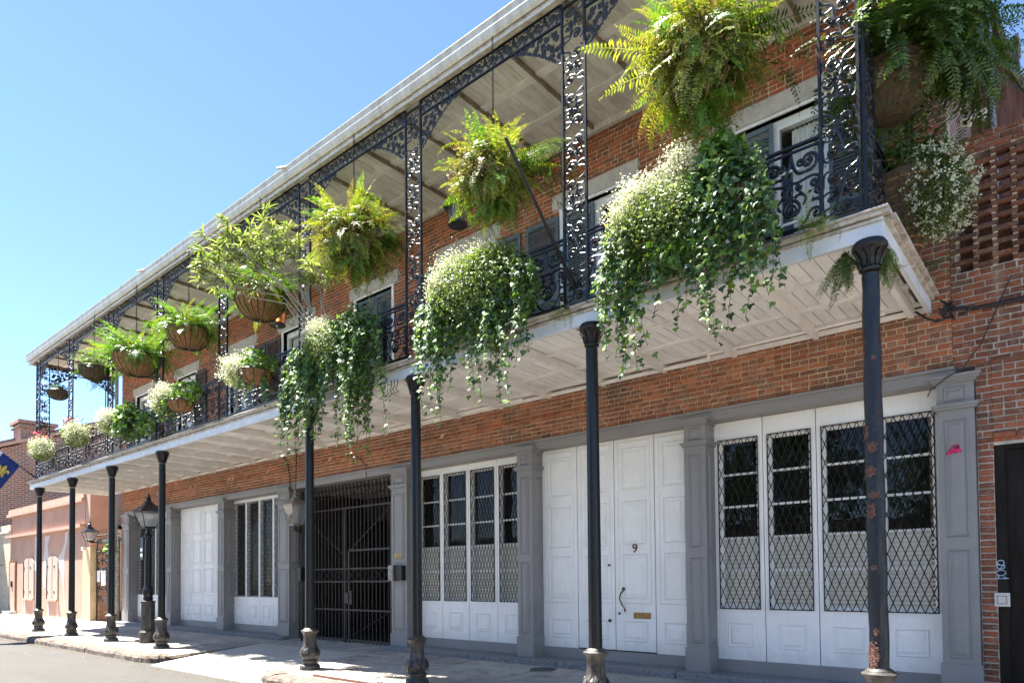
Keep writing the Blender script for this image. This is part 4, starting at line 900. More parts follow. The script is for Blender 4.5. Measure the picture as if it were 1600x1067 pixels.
def rail_motif(L, x):
    """0.60 wide, 0.74 high railing repeat centred on x: paired scrolls over a wreath"""
    for s in (1, -1):
        X = lambda p: [(x + s * a, b) for a, b in p]; A = lambda a: a if s == 1 else pi - a
        L.strip(X(spiral(.165, .60, .098, -pi * .6, 1.45, 1)), .019)
        L.strip(X(bez((.13, .51), (.03, .48), (.02, .60), (.0, .70))), .016, ball=False)
        L.strip(X(spiral(.215, .385, .062, pi * .5, 1.2, -1)), .016)
        L.strip(X(bez((.215, .447), (.13, .46), (.07, .40), (.0, .44))), .015, ball=False)
        L.strip(X(bez((.24, .33), (.29, .28), (.29, .20), (.20, .22))), .014)
        L.strip(X(spiral(.0, .165, .115, pi * .5, .62, -1)), .016, ball=False)
        L.strip(X(spiral(.0, .165, .066, pi * .5, .52, -1)), .012, ball=False)
        L.strip(X(bez((.105, .20), (.17, .26), (.10, .34), (.04, .30))), .014)
        L.strip(X(spiral(.225, .085, .062, pi * .8, 1.1, -1)), .015)
        L.strip(X(bez((.17, .13), (.15, .04), (.10, .03), (.06, .0))), .013, ball=False)
        for a, b2, an in ((.05, .37, .3), (.06, .34, -.5), (.12, .55, .9), (.27, .47, 1.2), (.03, .16, .2), (.14, .30, .2), (.27, .18, -1.1), (.20, .31, .4)): L.leaf(x + s * a, b2, A(an), .062, .032, .018)
    for s in (1, -1):
        X = lambda p: [(x + s * a, b) for a, b in p]
        L.strip(X(spiral(.09, .615, .05, 0, 1.0, -1)), .014); L.strip(X(spiral(.265, .30, .05, pi, 1.0, 1)), .014); L.strip(X(bez((.30, .70), (.27, .60), (.31, .50), (.27, .44))), .014); L.strip(X(bez((.30, .02), (.27, .10), (.30, .16), (.26, .20))), .014); L.strip(X(spiral(.075, .375, .04, pi * .5, 1.0, 1)), .013)
    L.blob(x, .165, .03); L.leaf(x, .30, pi / 2, .12, .05, .02); L.leaf(x, .47, pi / 2, .09, .04); L.blob(x, .70, .02)
def rail_meshes(W, h=.82, n=None):
    L = Lace(); L.k = 2.0; n = n or max(1, round(W / .52)); m = W / n
    for k in range(n): rail_motif(L, -W / 2 + (k + .5) * m)
    L2 = Lace(); L2.v = [(a, b2, c * (h - .06) / .74 + .03) for a, b2, c in L.v]; L2.f = L.f
    me = L2.mesh('scrollwork'); me.materials.append(MATS['iron_lace'])
    mb = MB(); mb.box(-W / 2, W / 2, -.014, .014, 0, .028); mb.box(-W / 2, W / 2, -.022, .022, h, h + .022); mb.box(-W / 2, W / 2, -.012, .012, h - .05, h - .03)
    for k in range(n + 1): xx = -W / 2 + k * m; mb.box(max(xx - .008, -W / 2), min(xx + .008, W / 2), -.01, .01, .028, h - .03)
    mf = mb.mesh('railing_panel'); mf.materials.append(MATS['iron']); return mf, me
def frieze_meshes(W, h=.21):
    L = Lace(); L.k = 2.3; n = max(1, round(W / .52)); m = W / n
    for k in range(n):
        x = -W / 2 + (k + .5) * m
        for s in (1, -1):
            X = lambda p: [(x + s * a, b) for a, b in p]; A = lambda a: a if s == 1 else pi - a
            L.strip(X(spiral(.115, .12, .062, pi * 1.3, 1.3, 1)), .017); L.strip(X(spiral(.205, .075, .048, pi * .7, 1.1, -1)), .014)
            L.strip(X(bez((.09, .06), (.05, .02), (.02, .10), (.0, .19))), .015, ball=False); L.strip(X(bez((.17, .17), (.20, .21), (.24, .20), (.26, .14))), .013)
            for a, b2, an in ((.03, .10, .3), (.05, .15, 1.1), (.16, .05, -.6), (.2, .15, .5), (.04, .05, -.4)): L.leaf(x + s * a, b2, A(an), .06, .034, .018)
        L.blob(x, .11, .034)
    me = L.mesh('scrollwork'); me.materials.append(MATS['iron_lace'])
    mb = MB(); mb.box(-W / 2, W / 2, -.014, .014, -.018, .006); mb.box(-W / 2, W / 2, -.012, .012, h, h + .014); mf = mb.mesh('frieze_panel'); mf.materials.append(MATS['iron']); return mf, me
def bracket_mesh():
    """quarter fan bracket hanging 0.5 down at the post (x=0) and 0.78 out along the beam"""
    L = Lace(); L.k = 2.1; D = lambda u: .50 * (1 - u / .80) ** 1.5
    pts = []; rs = random.Random(3)
    for _ in range(1500):
        u = rs.uniform(.03, .74); v = rs.uniform(.02, D(u) * 1.0) if D(u) > .05 else .03
        if v > D(u) - .03 and D(u) > .07: continue
        if all((u - a) ** 2 + (v - b2) ** 2 > .082 ** 2 for a, b2 in pts): pts.append((u, v))
    for i, (u, v) in enumerate(pts):
        L.strip([(p, -q) for p, q in spiral(u, v, .052, rs.uniform(0, 6.28), 1.1, rs.choice((-1, 1)))], .015)
        L.leaf(u, -v, rs.uniform(0, 6.28), .06, .034, .018)
    n = 16; P = [(.80 * k / n, -D(.80 * k / n)) for k in range(n)]
    for k in range(0, n - 1):
        a, b2 = P[k], P[k + 1]; L.strip([a, ((a[0] + b2[0]) / 2 + .012, (a[1] + b2[1]) / 2 - .02), b2], .016, ball=False)
        if k % 2: L.blob(b2[0] + .006, b2[1] - .022, .017)
    me = L.mesh('corner_bracket'); me.materials.append(MATS['iron_lace']); L2 = Lace(); L2.v = [(-a, b2, c) for a, b2, c in L.v]; L2.f = [tuple(reversed(f)) for f in L.f]
    m2 = L2.mesh('corner_bracket'); m2.materials.append(MATS['iron_lace']); return me, m2
BK1, BK2 = bracket_mesh()
POSTX = [-.205, -3.20, -6.14, -9.03, -12.0, -15.03, -18.09, -21.13, -24.20]
cache = {}
def lace_bay(kind, x0, x1, z, y=0.0, rot=0.0, fixed=None):
    W = round(x1 - x0, 2) if fixed is None else fixed
    key = (kind, W)
    if key not in cache: cache[key] = rail_meshes(W) if kind == 'railing_panel' else frieze_meshes(W)
    mf, me = cache[key]; loc = ((x0 + x1) / 2, y, z) if rot == 0 else (x0, y, z)
    o = inst(kind, mf, gal, loc, (0, 0, rot)); inst('scrollwork', me, o); return o
for k, x in enumerate(POSTX):
    o = inst('lace_post', PB, gal, (x, 0, DZ)); inst('scrollwork', PM, o, (0, 0, .045))
    if k < len(POSTX) - 1:
        xa = POSTX[k + 1] + .18; xb = x - .18
        lace_bay('railing_panel', xa, xb, DZ + .07); lace_bay('frieze_panel', xa, xb, 8.47)
        inst('corner_bracket', BK1, gal, (xa + .002, 0, 8.45)); inst('corner_bracket', BK2, gal, (xb - .002, 0, 8.45))
for X in (-.0, -24.40):      # return sides
    o = inst('lace_post', PB, gal, (X, .20, DZ), (0, 0, pi / 2)); inst('scrollwork', PM, o, (0, 0, .045))
    lace_bay('railing_panel', X, X, DZ + .07, 1.375, pi / 2, 1.95); lace_bay('frieze_panel', X, X, 8.47, 1.375, pi / 2, 1.95)
    inst('corner_bracket', BK1, gal, (X, .39, 8.45), (0, 0, pi / 2)); inst('corner_bracket', BK2, gal, (X, 2.34, 8.45), (0, 0, pi / 2))
    o = inst('lace_post', PB, gal, (X, 2.20, DZ), (0, 0, pi / 2))

# -------- columns
def column_profile():
    base = [(.175, 0), (.175, .05), (.165, .075), (.135, .095), (.128, .115), (.140, .14), (.138, .165), (.120, .18), (.132, .21), (.150, .25), (.152, .29), (.140, .34), (.115, .41), (.104, .48), (.104, .56), (.110, .60), (.125, .635), (.150, .66), (.152, .672), (.120, .69), (.115, .70), (.100, .712), (.084, .722)]
    cap = [(.072, 4.30), (.088, 4.312), (.090, 4.328), (.078, 4.34), (.080, 4.37), (.092, 4.42), (.118, 4.47), (.142, 4.50), (.150, 4.52), (.148, 4.545), (.132, 4.552), (.130, 4.572)]
    return base, cap
bp, cp_ = column_profile(); ORD = ['at the right hand corner', 'in front of the white door marked 9', 'left of the grilled shop windows', 'beside the iron gate', None, 'behind the street lamp']
def make_meshes(mshaft):
    a = MB().lathe(bp, n=32, flute=0); 
    V = []
    for i, v in enumerate(a.v):
        r = math.hypot(v[0], v[1]); an = math.atan2(v[1], v[0]); f = 1
        if .18 < v[2] < .36: f = 1 + .035 * math.cos(8 * an + (v[2] - .2) * 18)
        elif .36 <= v[2] < .62: f = 1 + .05 * math.cos(8 * an)
        V.append((v[0] * f, v[1] * f, v[2]))
    a.v = V
    for k in range(8):     # acanthus leaves round the bulge
        an = pi / 4 * k + .2; c, s = math.cos(an), math.sin(an); t = (-s, c)
        prof = [(.150, .19, .02), (.166, .24, .05), (.168, .29, .055), (.150, .345, .035), (.125, .385, .004)]
        Vl = []
        for r, z, w in prof: Vl += [(r * c + t[0] * w, r * s + t[1] * w, z), ((r + .012) * c, (r + .012) * s, z), (r * c - t[0] * w, r * s - t[1] * w, z)]
        Fl = []
        for i in range(4):
            for j in range(2): Fl.append((i * 3 + j, i * 3 + j + 1, (i + 1) * 3 + j + 1, (i + 1) * 3 + j))
        a.add(Vl, Fl)
    ma = a.mesh('base'); ma.materials.append(MATS['iron_base'])
    b = MB(); zs = np.linspace(.715, 4.28, 30); b.lathe([(.082 - .010 * (z - .7) / 3.6, z) for z in zs], n=16, flute=0); mb_ = b.mesh('shaft'); mb_.materials.append(MATS[mshaft])
    c = MB().lathe(cp_, n=28)
    for k in range(10):
        an = 2 * pi * k / 10; cc, ss = math.cos(an), math.sin(an); t = (-ss, cc); Vl = []
        for r, z, w in [(.086, 4.345, .018), (.098, 4.40, .026), (.122, 4.45, .024), (.145, 4.475, .008)]: Vl += [(r * cc + t[0] * w, r * ss + t[1] * w, z), ((r + .01) * cc, (r + .01) * ss, z), (r * cc - t[0] * w, r * ss - t[1] * w, z)]
        c.add(Vl, [(i * 3 + j, i * 3 + j + 1, (i + 1) * 3 + j + 1, (i + 1) * 3 + j) for i in range(3) for j in range(2)])
    mc = c.mesh('capital'); mc.materials.append(MATS['iron'])
    return ma, mb_, mc
CM = make_meshes('iron')
COLX = [.02, -3.0, -6.14, -8.92, -14.94, -18.0, -21.0, -24.04]
rust_shaft = None
for k, x in enumerate(COLX):
    shaft = CM[1]
    if k == 0:
        shaft = CM[1].copy(); shaft.materials.clear(); shaft.materials.append(MATS['rusty_iron'])
        for v in shaft.vertices:
            r = math.hypot(v.co.x, v.co.y); n = .004 * math.sin(v.co.z * 41 + 3 * math.atan2(v.co.y, v.co.x)) ; v.co.x *= 1 + n / r; v.co.y *= 1 + n / r
    for o in (inst('column_base', CM[0], gal), inst('column_shaft', shaft, gal), inst('column_capital', CM[2], gal)):
        o.location = (x, 0.02, .004)
        if o.name.startswith('column_base'): o.rotation_euler = (0, 0, random.uniform(0, .7))
# blisters of peeling paint and rust on the right hand column
fk = MB(); rr0 = lambda z: .082 - .010 * (z - .7) / 3.6
for zc, hz, ac, wa in ((3.92, .02, -2.6, .3), (3.55, .035, -2.5, .4), (3.50, .02, -1.3, .25), (2.84, .07, -2.3, .35), (2.70, .04, -1.6, .45), (2.48, .045, -1.9, .6), (2.27, .03, -1.5, .6), (2.13, .06, -1.8, .4), (1.62, .02, -1.7, .3), (1.05, .03, -1.6, .25), (.84, .11, -2.0, .6)):
    cell = .009; nz = int(hz * 2.6 / cell); na = int(wa * 2.6 * .08 / cell); ph = random.uniform(0, 9)
    for i in range(-nz // 2, nz // 2 + 1):
        for j in range(-na // 2, na // 2 + 1):
            dz, da = i * cell, j * cell / .08; e = (dz / hz) ** 2 + (da / wa) ** 2 + .45 * math.sin(dz * 130 + ph) * math.cos(da * 9 + ph) + random.gauss(0, .14)
            if e > 1: continue
            a = ac + da + .03; z = zc + dz; lift = (.0012 + .007 * max(0, math.sin(dz * 210 + da * 17 + ph)) + (.012 * random.random() if e > .55 else 0)); r = rr0(z) + lift; s = cell * .56
            P = lambda u, v, w: (.02 + (r + w) * math.cos(a + u / .08), .02 + (r + w) * math.sin(a + u / .08), z + v)
            q = random.uniform(-.003, .003); fk.add([P(-s, -s, q), P(s, -s, -q), P(s, s, q * .6), P(-s, s, random.uniform(-.002, .006) if e > .6 else q)], [(0, 1, 2, 3)])
stuff(fk.build('paint_blisters', 'rust_flake', gal))

# -------- lamps, poles, cables
def lantern(root, z0, z1, w, mat='black_paint', roof=.22, four=True):
    """tapered square lantern: frame, four panes, hipped roof with finial"""
    wb, wt = w * .5 * .52, w * .5; mb = MB()
    for sx in (-1, 1):
        for sy in (-1, 1): mb.tube([(sx * wb, sy * wb, z0), (sx * wt, sy * wt, z1)], .011, 5)
    for z, q in ((z0, wb), (z1, wt)):
        for a, b2 in (((-q, -q), (q, -q)), ((q, -q), (q, q)), ((q, q), (-q, q)), ((-q, q), (-q, -q))): mb.tube([(a[0], a[1], z), (b2[0], b2[1], z)], .013, 5)
    mb.box(-wb, wb, -wb, wb, z0 - .03, z0); mb.build('lantern_frame', mat, root)
    gl = MB(); g1, g2 = wb - .004, wt - .004
    for k in range(4):
        c, s = math.cos(k * pi / 2), math.sin(k * pi / 2); R2 = lambda x, y: (x * c - y * s, x * s + y * c)
        gl.add([(*R2(-g1, -g1), z0 + .01), (*R2(g1, -g1), z0 + .01), (*R2(g2, -g2), z1 - .005), (*R2(-g2, -g2), z1 - .005)], [(0, 1, 2, 3)])
    gl.build('lantern_glass', 'lamp_glass', root)
    rf = MB(); e = w * .5 + .03; t = .09
    rf.add([(-e, -e, z1), (e, -e, z1), (e, e, z1), (-e, e, z1), (-t, -t, z1 + roof * .8), (t, -t, z1 + roof * .8), (t, t, z1 + roof * .8), (-t, t, z1 + roof * .8)], [(3, 2, 1, 0), (0, 1, 5, 4), (1, 2, 6, 5), (2, 3, 7, 6), (3, 0, 4, 7), (4, 5, 6, 7)])
    rf.lathe([(.10, z1 + roof * .8), (.11, z1 + roof * .95), (.07, z1 + roof), (.05, z1 + roof + .08), (.075, z1 + roof + .10), (.03, z1 + roof + .13), (.035, z1 + roof + .16), (.004, z1 + roof + .22)], n=12)
    rf.build('lantern_roof', mat, root)
    MB().lathe([(.006, z0), (.006, z0 + .10), (.03, z0 + .12), (.03, z0 + .17), (.004, z0 + .2)], n=8).build('burner', 'ivory_plastic', root)
sl = thing('street_lamp', 'black cast iron street lamp with a glass lantern and small sign box on the pavement', 'street lamp', loc=(-16.6, .38, .02))
MB().lathe([(.20, 0), (.20, .27), (.175, .30), (.165, .33), (.10, .345)], n=24).build('foot', 'iron_base', sl)
MB().lathe([(.10, .30), (.16, .345), (.16, 1.0), (.175, 1.01), (.175, 1.04), (.10, 1.06)], n=16, flute=8, fl_amt=.03).build('pedestal', 'iron_base', sl)
MB().lathe([(.10, 1.05), (.12, 1.12), (.10, 1.16), (.13, 1.22), (.135, 1.32), (.10, 1.40), (.085, 1.46), (.082, 2.4), (.075, 2.62), (.10, 2.66), (.10, 2.70), (.05, 2.74), (.05, 2.86)], n=18).build('shaft', 'iron', sl)
lantern(sl, 2.90, 3.30, .52, roof=.24)
cr = MB()
for s in (-1, 1): cr.tube([(s * .05, 0, 2.70), (s * .20, 0, 2.78), (s * .15, 0, 2.88)], .012, 5)
cr.build('scroll_arm', 'iron', sl)
bx = MB().bbox(-.27, -.09, -.09, .09, 2.08, 2.66, .012).build('sign_box', 'black_paint', sl)
pp = MB(); pp.box(-.25, -.13, -.094, -.0905, 2.30, 2.38); pp.box(-.25, -.13, -.094, -.0905, 2.16, 2.24); pp.build('paper_strip', 'paper', bx)
wl = thing('gas_lantern', 'grey glass gas lantern standing on a bracket at the left side of the iron gate', 'lantern', loc=(-12.72, 2.12, 0))
lantern(wl, 2.86, 3.32, .44, 'steel_box', .16)
MB().tube([(0, 0, 3.55), (.02, .02, 4.60)], .010, 6).build('hanger_rod', 'iron', wl); MB().lathe([(.04, 4.6), (.06, 4.60), (.06, 4.62), (.02, 4.63)], n=10).build('ceiling_plate', 'iron', wl)
bb = MB(); bb.tube([(0, 0, 2.83), (0, .05, 2.72), (-.02, .2, 2.66)], .02, 6); bb.tube([(0, .0, 2.80), (0, 0, 2.70)], .05, 8); bb.build('bracket', 'black_paint', wl)
gp = thing('gate_standpipe', 'thin black post with a lock box at the left jamb of the gate', 'post', loc=(-12.74, 2.3, .11))
MB().tube([(0, 0, 0), (0, 0, 2.55)], .032, 8).build('pole', 'black_paint', gp); MB().bbox(-.09, .09, -.09, .06, 1.42, 1.75, .01).build('lock_box', 'black_paint', gp)
def hung_lantern(x, y, ztop, z, lbl, flame=False):
    t_ = thing('hanging_lantern', lbl, 'lantern', 'lanterns hanging under the gallery roof', loc=(x, y, 0))
    MB().lathe([(.02, RZ - .06), (.11, RZ - .06), (.11, RZ - .03), (.02, RZ - .03)], n=16).build('canopy', 'iron', t_); MB().tube([(0, 0, z + .5), (0, 0, RZ - .04)], .012, 6).build('rod', 'iron', t_)
    cg = MB(); cg.lathe([(.16, z), (.17, z + .02), (.15, z + .05)], n=18)
    for k in range(8): a = pi / 4 * k; cg.tube([(.145 * math.cos(a), .145 * math.sin(a), z + .04), (.17 * math.cos(a), .17 * math.sin(a), z + .30)], .008, 4)
    cg.lathe([(.20, z + .30), (.24, z + .31), (.23, z + .34), (.10, z + .42), (.04, z + .50), (.01, z + .55)], n=18); cg.build('cage', 'iron_base', t_)
    MB().lathe([(.135, z + .05), (.16, z + .30)], n=18).build('globe', 'lamp_glass', t_)
    if flame: MB().lathe([(.004, z + .10), (.03, z + .14), (.024, z + .18), (.003, z + .25)], n=10).build('flame', 'flame', t_)
    return t_
hung_lantern(-6.40, 1.2, RZ, 7.42, 'dark hanging lantern behind the middle fern, half way along the gallery')
hung_lantern(-11.2, .75, RZ, 6.80, 'hanging lantern with a glowing red flame beside the ribbed coir basket', True)
hung_lantern(-18.6, 1.2, RZ, 7.3, 'hanging lantern near the far end of the gallery behind the ribbed baskets')
pole = thing('bare_flagpole', 'bare black flagpole slanting out from the gallery post beside the right hand ivy', 'flagpole')
MB().tube([(-3.2, -.03, 5.06), (-3.2, -1.3, 6.29)], .022, 8, .018).build('pole', 'iron', pole); MB().tube([(-3.2, -.02, 5.05), (-3.2, -.2, 5.23)], .034, 8).build('socket', 'iron', pole)
# flag at the far end
fg = thing('flag', 'blue flag with white cross and gold lilies on a pole at the far end', 'flag')
p0 = Vector((-23.9, -.12, 4.86)); d1 = Vector((0, -.79, .61)).normalized(); dn = Vector((0, -.53, -.848)).normalized(); sS = .55
MB().tube([p0, p0 + d1 * 2.6], .016, 8).build('pole', 'iron', fg); MB().tube([p0 - d1 * .05, p0 + d1 * .25], .024, 8).build('socket', 'iron', fg)
def wave(u, v): return .05 * math.sin(u * 3.1 + v * 4.0) + .02 * math.sin(v * 9)
def fpt(u, v, off=0): q = p0 + d1 * (sS + u) + dn * v; return (q.x + wave(u, v) + off, q.y, q.z)
def flag_patch(name, u0, u1, v0, v1, mat, off, par, nu=12, nv=16):
    V = [fpt(u0 + (u1 - u0) * i / nu, v0 + (v1 - v0) * j / nv, o) for o in (off, off - abs(off) * 2 if off else -.003) for j in range(nv + 1) for i in range(nu + 1)]
    m_ = (nu + 1) * (nv + 1); F = []
    for j in range(nv):
        for i in range(nu): a = j * (nu + 1) + i; F.append((a, a + 1, a + nu + 2, a + nu + 1)); F.append((m_ + a, m_ + a + nu + 1, m_ + a + nu + 2, m_ + a + 1))
    o = npobj(name, V, F, mat, par); return o
cloth = flag_patch('cloth', 0, 1.3, 0, 2.0, 'navy_cloth', .0015, fg)
flag_patch('cross_arm', .56, .74, 0, 2.0, 'white_cloth', .006, cloth); flag_patch('cross_arm', 0, 1.3, .91, 1.09, 'white_cloth', .009, cloth)
def lily(cu, cv, s):
    mb = MB()
    def poly(P):
        V = [fpt(cu + a * s, cv - b2 * s, .013) for a, b2 in P] + [fpt(cu + a * s, cv - b2 * s, -.016) for a, b2 in P]; n = len(P)
        mb.add(V, [tuple(range(n)), tuple(range(2 * n - 1, n - 1, -1))])
    poly([(0, .5), (.12, .28), (.10, .0), (.05, -.15), (-.05, -.15), (-.10, 0), (-.12, .28)])
    for q in (1, -1): poly([(q * .10, -.12), (q * .14, .1), (q * .26, .28), (q * .40, .22), (q * .42, .05), (q * .32, .0), (q * .33, .12), (q * .26, .12), (q * .2, -.05), (q * .16, -.15)])
    poly([(-.26, -.14), (.26, -.14), (.26, -.21), (-.26, -.21)]); poly([(-.05, -.21), (.05, -.21), (.12, -.42), (0, -.5), (-.12, -.42)])
    for q in (1, -1): poly([(q * .08, -.21), (q * .14, -.21), (q * .30, -.36), (q * .2, -.40)])
    mb.build('gold_lily', 'gold_cloth', cloth)
for cu, cv in ((.27, .45), (1.02, .45), (.27, 1.55), (1.02, 1.55)): lily(cu, cv, .42)
# cables at the right end
cb_ = thing('service_cables', 'bundle of black cables running from the gallery corner along the right brick wall', 'cables')
mb = MB(); mb.tube([(.0, 2.31, 4.62), (.12, 2.28, 4.50), (.22, 2.27, 4.44), (.32, 2.3, 4.47), (.38, 2.32, 4.56), (.30, 2.33, 4.64)], .014, 6); mb.tube([(.30, 2.34, 4.60), (.55, 2.36, 4.53), (.9, 2.36, 4.52), (2.2, 2.36, 4.62)], .022, 6); mb.tube([(.30, 2.34, 4.57), (.7, 2.36, 4.50), (2.2, 2.36, 4.50)], .008, 5)
mb.tube([(.90, 2.37, 4.80), (.78, 2.36, 4.50), (.62, 2.35, 4.12), (.44, 2.26, 3.84), (.30, 2.25, 3.78), (.14, 2.24, 3.66), (.10, 2.3, 3.6)], .007, 5)
for _ in range(16):
    c = Vector((.33 + random.gauss(0, .05), 2.33, 4.57 + random.gauss(0, .04))); mb.tube([c, c + Vector((random.gauss(0, .05), -random.uniform(.01, .06), random.gauss(0, .04))), c + Vector((random.gauss(0, .06), -.02, random.gauss(0, .06)))], .012, 5)
mb.build('cable', 'wire_rubber', cb_)
cw = thing('wall_cable', 'thin dark cable looping down the brick band near the gate lantern', 'cable')
mb = MB(); mb.tube([(-13.75, 2.36, 4.66), (-13.45, 2.36, 4.45), (-13.35, 2.35, 4.1), (-13.3, 2.34, 3.8), (-13.1, 2.25, 3.66), (-12.8, 2.15, 3.62)], .014, 6); mb.build('cable', 'wire_rubber', cw)
mb = MB(); mb.tube([(-10.95, 2.385, 4.30), (-10.6, 2.38, 4.18), (-10.4, 2.38, 4.0), (-10.38, 2.37, 3.76)], .009, 5); mb.build('cable', 'wire_rubber', cw)
hk = MB()
for q in range(3):
    X = -6.62 + q * .07; hk.tube([(X, -.05, 4.60), (X + .02, -.05, 4.52), (X - .02, -.06, 4.46), (X + .03, -.06, 4.38), (X + .06, -.06, 4.40)], .006, 5)
hk.build('hook', 'iron', gal)
dp = thing('downpipe', 'pale green grey downpipe at the left corner of the townhouse', 'downpipe')
MB().tube([(-24.15, 2.27, .1), (-24.15, 2.27, 3.9), (-24.1, 2.25, 4.55)], .07, 10).build('pipe', 'pipe_paint', dp); MB().tube([(-24.42, 2.24, .1), (-24.36, 2.26, 1.2), (-24.25, 2.22, 1.9), (-24.20, 2.2, 2.3)], .03, 6).build('side_pipe', 'pipe_paint', dp)
MB().tube([(-24.15, 2.30, 4.85), (-24.15, 2.30, 8.7)], .06, 10).build('pipe', 'pipe_paint', dp)
for z in (.6, 2.0, 3.4): MB().lathe([(.085, 0), (.085, .05)], (-24.15, 2.27, z), 10).build('collar', 'pipe_paint', dp)
# ------------------------------------------------------------------ left background
pk = thing('pink_courtyard_wall', 'pink stucco wall with moulded bands, pale patches and two boarded niches down the street', 'wall')
mb = MB(); ax = -27.45
mb.box(-37.0, ax, 2.4, 3.3, 0, 4.92); mb.box(-37.4, -37.0, 2.5, 3.3, 2.55, 4.9); mb.build('stucco_face', 'pink_stucco', pk)
mb = MB(); mb.box(-37.4, ax + .06, 2.25, 3.35, 4.60, 4.74); mb.box(-37.4, ax + .02, 2.33, 3.33, 4.74, 4.95); mb.build('cornice', 'pink_trim', pk)
mb = MB(); mb.box(-37.4, ax + .05, 2.20, 2.41, 3.62, 3.74); mb.build('string_band', 'pink_trim', pk)
def patch(pts, w0, name='pale_patch'):
    mb = MB(); V = []; n = len(pts)
    for i, (x, z, w) in enumerate(pts): V += [(x - w + random.uniform(-.03, .03), 2.394, z), (x + w + random.uniform(-.03, .03), 2.394, z)]
    mb.add(V, [(2 * i, 2 * i + 1, 2 * i + 3, 2 * i + 2) for i in range(n - 1)]); mb.build(name, 'stucco_patch', pk)
patch([(-29.5, 3.55, .16), (-29.6, 3.1, .14), (-29.9, 2.75, .2), (-30.2, 2.45, .45), (-30.1, 2.2, .4), (-29.9, 1.9, .18), (-29.85, 1.5, .07), (-29.75, 1.0, .06), (-29.7, .6, .05)], 0)
patch([(-31.9, 3.5, .35), (-32.0, 3.1, .22), (-32.0, 2.6, .35), (-32.1, 2.2, .28), (-32.2, 1.7, .14), (-32.2, 1.3, .1)], 0); patch([(-33.4, 3.55, .12), (-33.45, 2.9, .1), (-33.5, 2.3, .12), (-33.3, 2.05, .5)], 0)
for a, b2 in ((-35.0, -33.6), (-31.75, -30.45)):
    f_ = MB(); f_.prism([(a, .85), (b2, .85), (b2, 2.45), (b2 - .25, 2.62), (a + .3, 2.62), (a, 2.5)], 'y', 2.36, 2.398); nch = f_.build('boarded_niche', 'tan_shutter', pk)
    MB().box(a - .05, b2 + .05, 2.30, 2.40, .78, .85).build('sill', 'pink_trim', nch)
    hg = MB()
    for z in (1.15, 2.2):
        for xx in (a + .04, (a + b2) / 2 + .25): hg.box(xx - .04, xx + .06, 2.345, 2.36, z - .05, z + .04)
    hg.box(a - .04, a - .005, 2.34, 2.39, .85, 2.5); hg.box((a + b2) / 2 - .01, (a + b2) / 2 + .01, 2.352, 2.36, .86, 2.6); hg.build('hinge', 'gate_iron', nch)
    for xx in (a + .05, b2 - .1): MB().add([(xx - .07, 2.393, .15), (xx + .08, 2.393, .15), (xx + .07, 2.393, .8), (xx - .06, 2.393, .8)], [(0, 1, 2, 3)]).build('pale_patch', 'stucco_patch', pk)
MB().box(-27.44, -27.0, 2.42, 3.2, 0, 4.90).build('end_pier', 'pink_stucco', pk)
MB().box(-27.38, -26.60, 2.30, 2.62, 0, 2.85).build('gate_pier', 'cream_post', pk); 
cs = thing('cream_stone_house', 'cream rough stone house front at the far left edge', 'building')
MB().box(-60, -37.42, 2.42, 9, 0, 4.3).build('front', 'cream_stone', cs); MB().box(-60, -37.42, 2.34, 2.42, 3.9, 4.0).build('band', 'limestone', cs)
MB().box(-60, -40, 3.5, 9, 4.3, 4.7).build('parapet', 'limestone', cs)
dr = thing('street_door', 'narrow brown panel door in the pink wall beside the small street lantern', 'door', loc=(-36.75, 2.38, 0))
MB().box(-.62, .48, -.02, .02, .12, 2.55).build('door_frame', 'brown_door', dr); MB().bbox(-.35, .42, -.05, -.02, .25, 2.45, .01).build('door_leaf', 'pink_trim', dr); MB().box(-.05, .12, -.09, -.05, 1.35, 1.62).build('letter_box', 'black_paint', dr); MB().box(-.6, .6, -.3, .0, .1, .24).build('step', 'limestone', dr)
wl2 = thing('wall_lantern', 'small black lantern on the cream stone wall at the far left', 'lantern', loc=(-38.3, 1.95, 0)); lantern(wl2, 2.5, 2.8, .40, roof=.15); MB().tube([(0, 0, 2.42), (0, .4, 2.40)], .02, 6).build('bracket', 'black_paint', wl2)
# ornamental gate between pink wall and townhouse
og = thing('scrollwork_gate', 'tall ornamental iron gate with notices between the pink wall and the townhouse', 'gate', loc=(0, 2.52, 0))
X0, X1 = -26.58, -24.45
mb = MB()
for x in (X0 + .02, (X0 + X1) / 2, X1 - .02): mb.box(x - .03, x + .03, -.02, .02, .1, 3.0)
for z in (.12, .45, .75, 1.75, 2.60, 2.98): mb.box(X0, X1, -.015, .015, z - .02, z + .02)
mb.build('gate_frame', 'gate_iron', og)
L = Lace()
for i in range(6):
    for j in range(6):
        x = X0 + .2 + i * .345; z = .95 + j * .34
        if z > 2.9: continue
        for s in (1, -1): L.strip(spiral(x + s * .075, z, .075, pi / 2 * (1 - s), 1.2, s), .026, .012); L.strip(spiral(x, z + s * .09, .06, pi / 2 * s, 1.1, -s), .022, .012)
        L.leaf(x, z, .7, .10, .05); L.leaf(x, z, 3.8, .10, .05)
me = L.mesh('scrollwork'); me.materials.append(MATS['gate_iron']); inst('scrollwork', me, og)
MB().box(X0, X1, -.05, .10, 2.98, 3.10).build('overthrow', 'slate', og)
L = Lace()
for i in range(8):
    x = X0 + .14 + i * .265
    for s in (1, -1): L.strip(spiral(x + s * .06, 3.25, .06, pi / 2 * (1 - s), 1.1, s), .024, .012)
    L.leaf(x, 3.32, pi / 2, .2, .06)
L.strip([(X0, 3.13), (X1, 3.13)], .03, ball=False); me = L.mesh('cresting'); me.materials.append(MATS['gate_iron']); inst('cresting', me, og)
